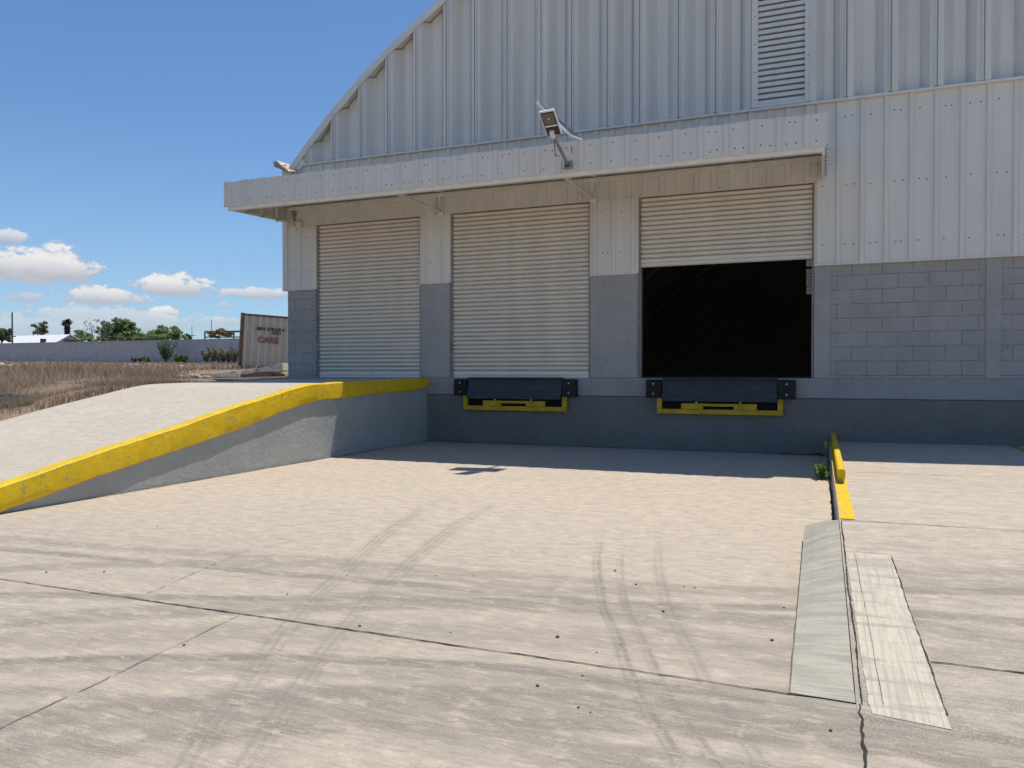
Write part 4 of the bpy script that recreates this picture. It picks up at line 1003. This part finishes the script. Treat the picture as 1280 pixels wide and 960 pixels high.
for i, px in enumerate((258, 266, 273, 280, 286, 292)): stalky('dry_weed_plant', px, 453.5, wallpx(px)-4-i*.4, 1.35+.2*(i % 3), 8, M['leaf_dry'] if i % 2 else M['leaf_grey'], 'grey green weedy plant by the wall left of the container', 'plant', 'weedy plants left of the container', .45, .085, 7)
for i, (px, py, r) in enumerate(((2, 456.5, .17), (6, 455.8, .11), (20, 455.2, .15), (24, 456, .10), (11, 457, .12))):
    p = on_ground(px, py+1.5); tag(rock('rubble_stone', p, r, M['stone_white'], 80+i, .5), 'whitish rubble stone by the boundary wall at far left', 'stone', 'pale rubble by the wall')
for i, (px, py, r) in enumerate(((163, 455.5, .12), (168, 456.5, .17), (172, 455, .10), (226, 456.5, .10))):
    p = on_ground(px, py+1.5); tag(rock('rubble_stone', p, r, M['stone_white'], 90+i, .5), 'small pale stone in the grass below the low green bushes', 'stone', 'pale stones below the bushes')

# dry grass
n = 150000; d = np.exp(rng.uniform(np.log(.9), np.log(84), n)); a = rng.uniform(-.62, 2.2, n)      # polar about the ramp's left edge
gx = -9.62-d*np.cos(a-.35)*1.0; gy = -4.2+d*np.sin(a-.35)
gx = np.append(gx, -9.66-rng.random(30000)**1.5*4.5); gy = np.append(gy, rng.uniform(-8.6, 2.5, 30000)); d = np.append(d, np.full(30000, 1.0))
keep = (gx < -9.66) & (gy > -8.8); gx, gy, d = gx[keep], gy[keep], d[keep]
pn_ = np.sin(gx*1.1+gy*.6)+np.sin(gx*.37-gy*.83+1)+np.sin(gx*2.3+1.7)*np.sin(gy*1.9)
keep = (rng.uniform(-1.6, 1.9, len(gx)) < pn_) & (d > 0); gx, gy, d, pn_ = gx[keep], gy[keep], d[keep], pn_[keep]
gz = np.array([terr(x, y) for x, y in zip(gx, gy)]); m_ = len(gx)
pxg = np.array([640+f*((x*RV.x+(y+D)*RV.y)/max(.1, x*F0.x+(y+D)*F0.y)) for x, y in zip(gx, gy)]); dep = gx*F0.x+(gy+D)*F0.y
hide = (pxg > 228) & (dep < 27)
hgt = rng.uniform(.05, .17, m_)*(1+.2*pn_)*np.clip(.5+d/5, .4, 1.15)*np.where(dep < 27, 1-.9*np.clip((pxg+rng.normal(0, 9, m_)-205)/45, 0, 1), 1.); hgt *= np.where(rng.random(m_) < .012, 2.0, 1.); wd = .006+.0011*d; ang = rng.uniform(0, 6.28, m_)
lx, ly = rng.normal(0, .3, m_)*hgt, rng.normal(0, .3, m_)*hgt
V = np.zeros((m_*3, 3)); V[0::3] = np.c_[gx+np.cos(ang)*wd, gy+np.sin(ang)*wd, gz-.02]; V[1::3] = np.c_[gx-np.cos(ang)*wd, gy-np.sin(ang)*wd, gz-.02]; V[2::3] = np.c_[gx+lx, gy+ly, gz+hgt]
me = bpy.data.meshes.new('dry_grass'); me.vertices.add(m_*3); me.vertices.foreach_set('co', V.ravel()); me.loops.add(m_*3); me.loops.foreach_set('vertex_index', np.arange(m_*3)); me.polygons.add(m_); me.polygons.foreach_set('loop_start', np.arange(m_)*3)
me.update(calc_edges=True); me.materials.append(M['straw']); o = bpy.data.objects.new('dry_grass', me); col.objects.link(o); tag(o, 'dry brown grass covering the open field', 'grass', kind='stuff')

# weed by the wheel guide
b0 = Vector((.03, -2.75, 0)); WD = empty('weed', b0, 'green weed with two tall stalks growing at the foot of the wheel guide', 'weed'); rd = random.Random(12)
def blade(mb, p, d, L, wd, curl):
    s = d.cross(Vector((0, 0, 1))).normalized(); rows = []
    for k in range(6):
        q = k/5; c = p+d*L*q+Vector((0, 0, -curl*L*q*q)); ww = wd*math.sin(math.pi*min(1, q*.9+.12))
        rows.append([c-s*ww, c+Vector((0, 0, -.15*ww)), c+s*ww])
    mb.grid(rows, smooth=True)
mb = MB()
for k in range(70):
    a = rd.uniform(0, 6.28); e = rd.uniform(.25, 1.3); q = b0+Vector((rd.uniform(-.07, .045), rd.uniform(-.14, .14), rd.uniform(0, .12)))
    blade(mb, q, Vector((math.cos(a)*math.cos(e)*.8, math.sin(a)*math.cos(e), math.sin(e))), rd.uniform(.08, .19), rd.uniform(.010, .02), rd.uniform(.1, .5))
mb.build('leaves', M['leaf_weed'], WD); mb = MB()
for x, h in ((.03, .42), (-.015, .35), (.06, .30)): mb.tube([b0+Vector((x, 0, 0)), b0+Vector((x-.008, 0, h*.5)), b0+Vector((x+.01, .01, h))], [.005, .004, .003], 5)
for k in range(16): blade(mb, b0+Vector((.035, .01, rd.uniform(.34, .42))), Vector((rd.gauss(0, 1), rd.gauss(0, 1), 1)).normalized(), .04, .006, .2)
mb.build('stalk', M['leaf_dry'], WD)
mb = MB()
for k in range(60):
    q = Vector((rd.uniform(-.55, .08), -.03-abs(rd.gauss(0, .05)), 0)); a = rd.uniform(0, 6.28)
    blade(mb, q, Vector((math.cos(a)*.6, math.sin(a)*.5-.2, .6)).normalized(), rd.uniform(.04, .10), .008, .5)
tag(mb.build('withered_weeds', M['dirt'], None, loc=(-.2, -.05, 0)), 'dark withered weeds and litter in the corner of the dock wall by the guide', 'weed')

# pebbles on the concrete
spots = [(450, 783, 1.), (697, 797, 1.3), (640, 690, .5), (769, 714, .9), (795, 731, .9), (829, 765, 1.), (855, 734, .6), (130, 715, .8), (58, 716, .7), (230, 807, .9), (359, 743, .6), (672, 858, 1.), (728, 845, .7), (723, 885, .8), (965, 801, 1.1), (980, 760, .8), (1038, 914, .9), (592, 720, .6), (545, 720, .6), (869, 735, .7), (746, 816, .6), (775, 806, .5), (433, 719, .5), (590, 650, .6), (197, 658, .6), (330, 684, .5), (410, 696, .5), (336, 684, .4), (738, 891, .6), (1222, 856, .8), (1005, 842, .5), (563, 791, .5), (1080, 600, .0)]
for i, (px, py, s) in enumerate(spots):
    if s == 0 or px > 1060: continue
    p = hit(px, py, 2, 0)
    tag(rock('pebble', p, .0075*s*(.6+.4*(p-CAM).length/4), M['pebble'], 200+i, .7), 'small dark pebble lying loose on the pale concrete yard', 'pebble', 'pebbles on the concrete yard')

# ------------------------------------------------------------------ render settings
sc.view_settings.view_transform = 'Standard'; sc.view_settings.look = 'None'; sc.view_settings.gamma = 1; sc.view_settings.exposure = .03
sc.cycles.use_denoising = True; sc.cycles.max_bounces = 8; sc.cycles.diffuse_bounces = 5
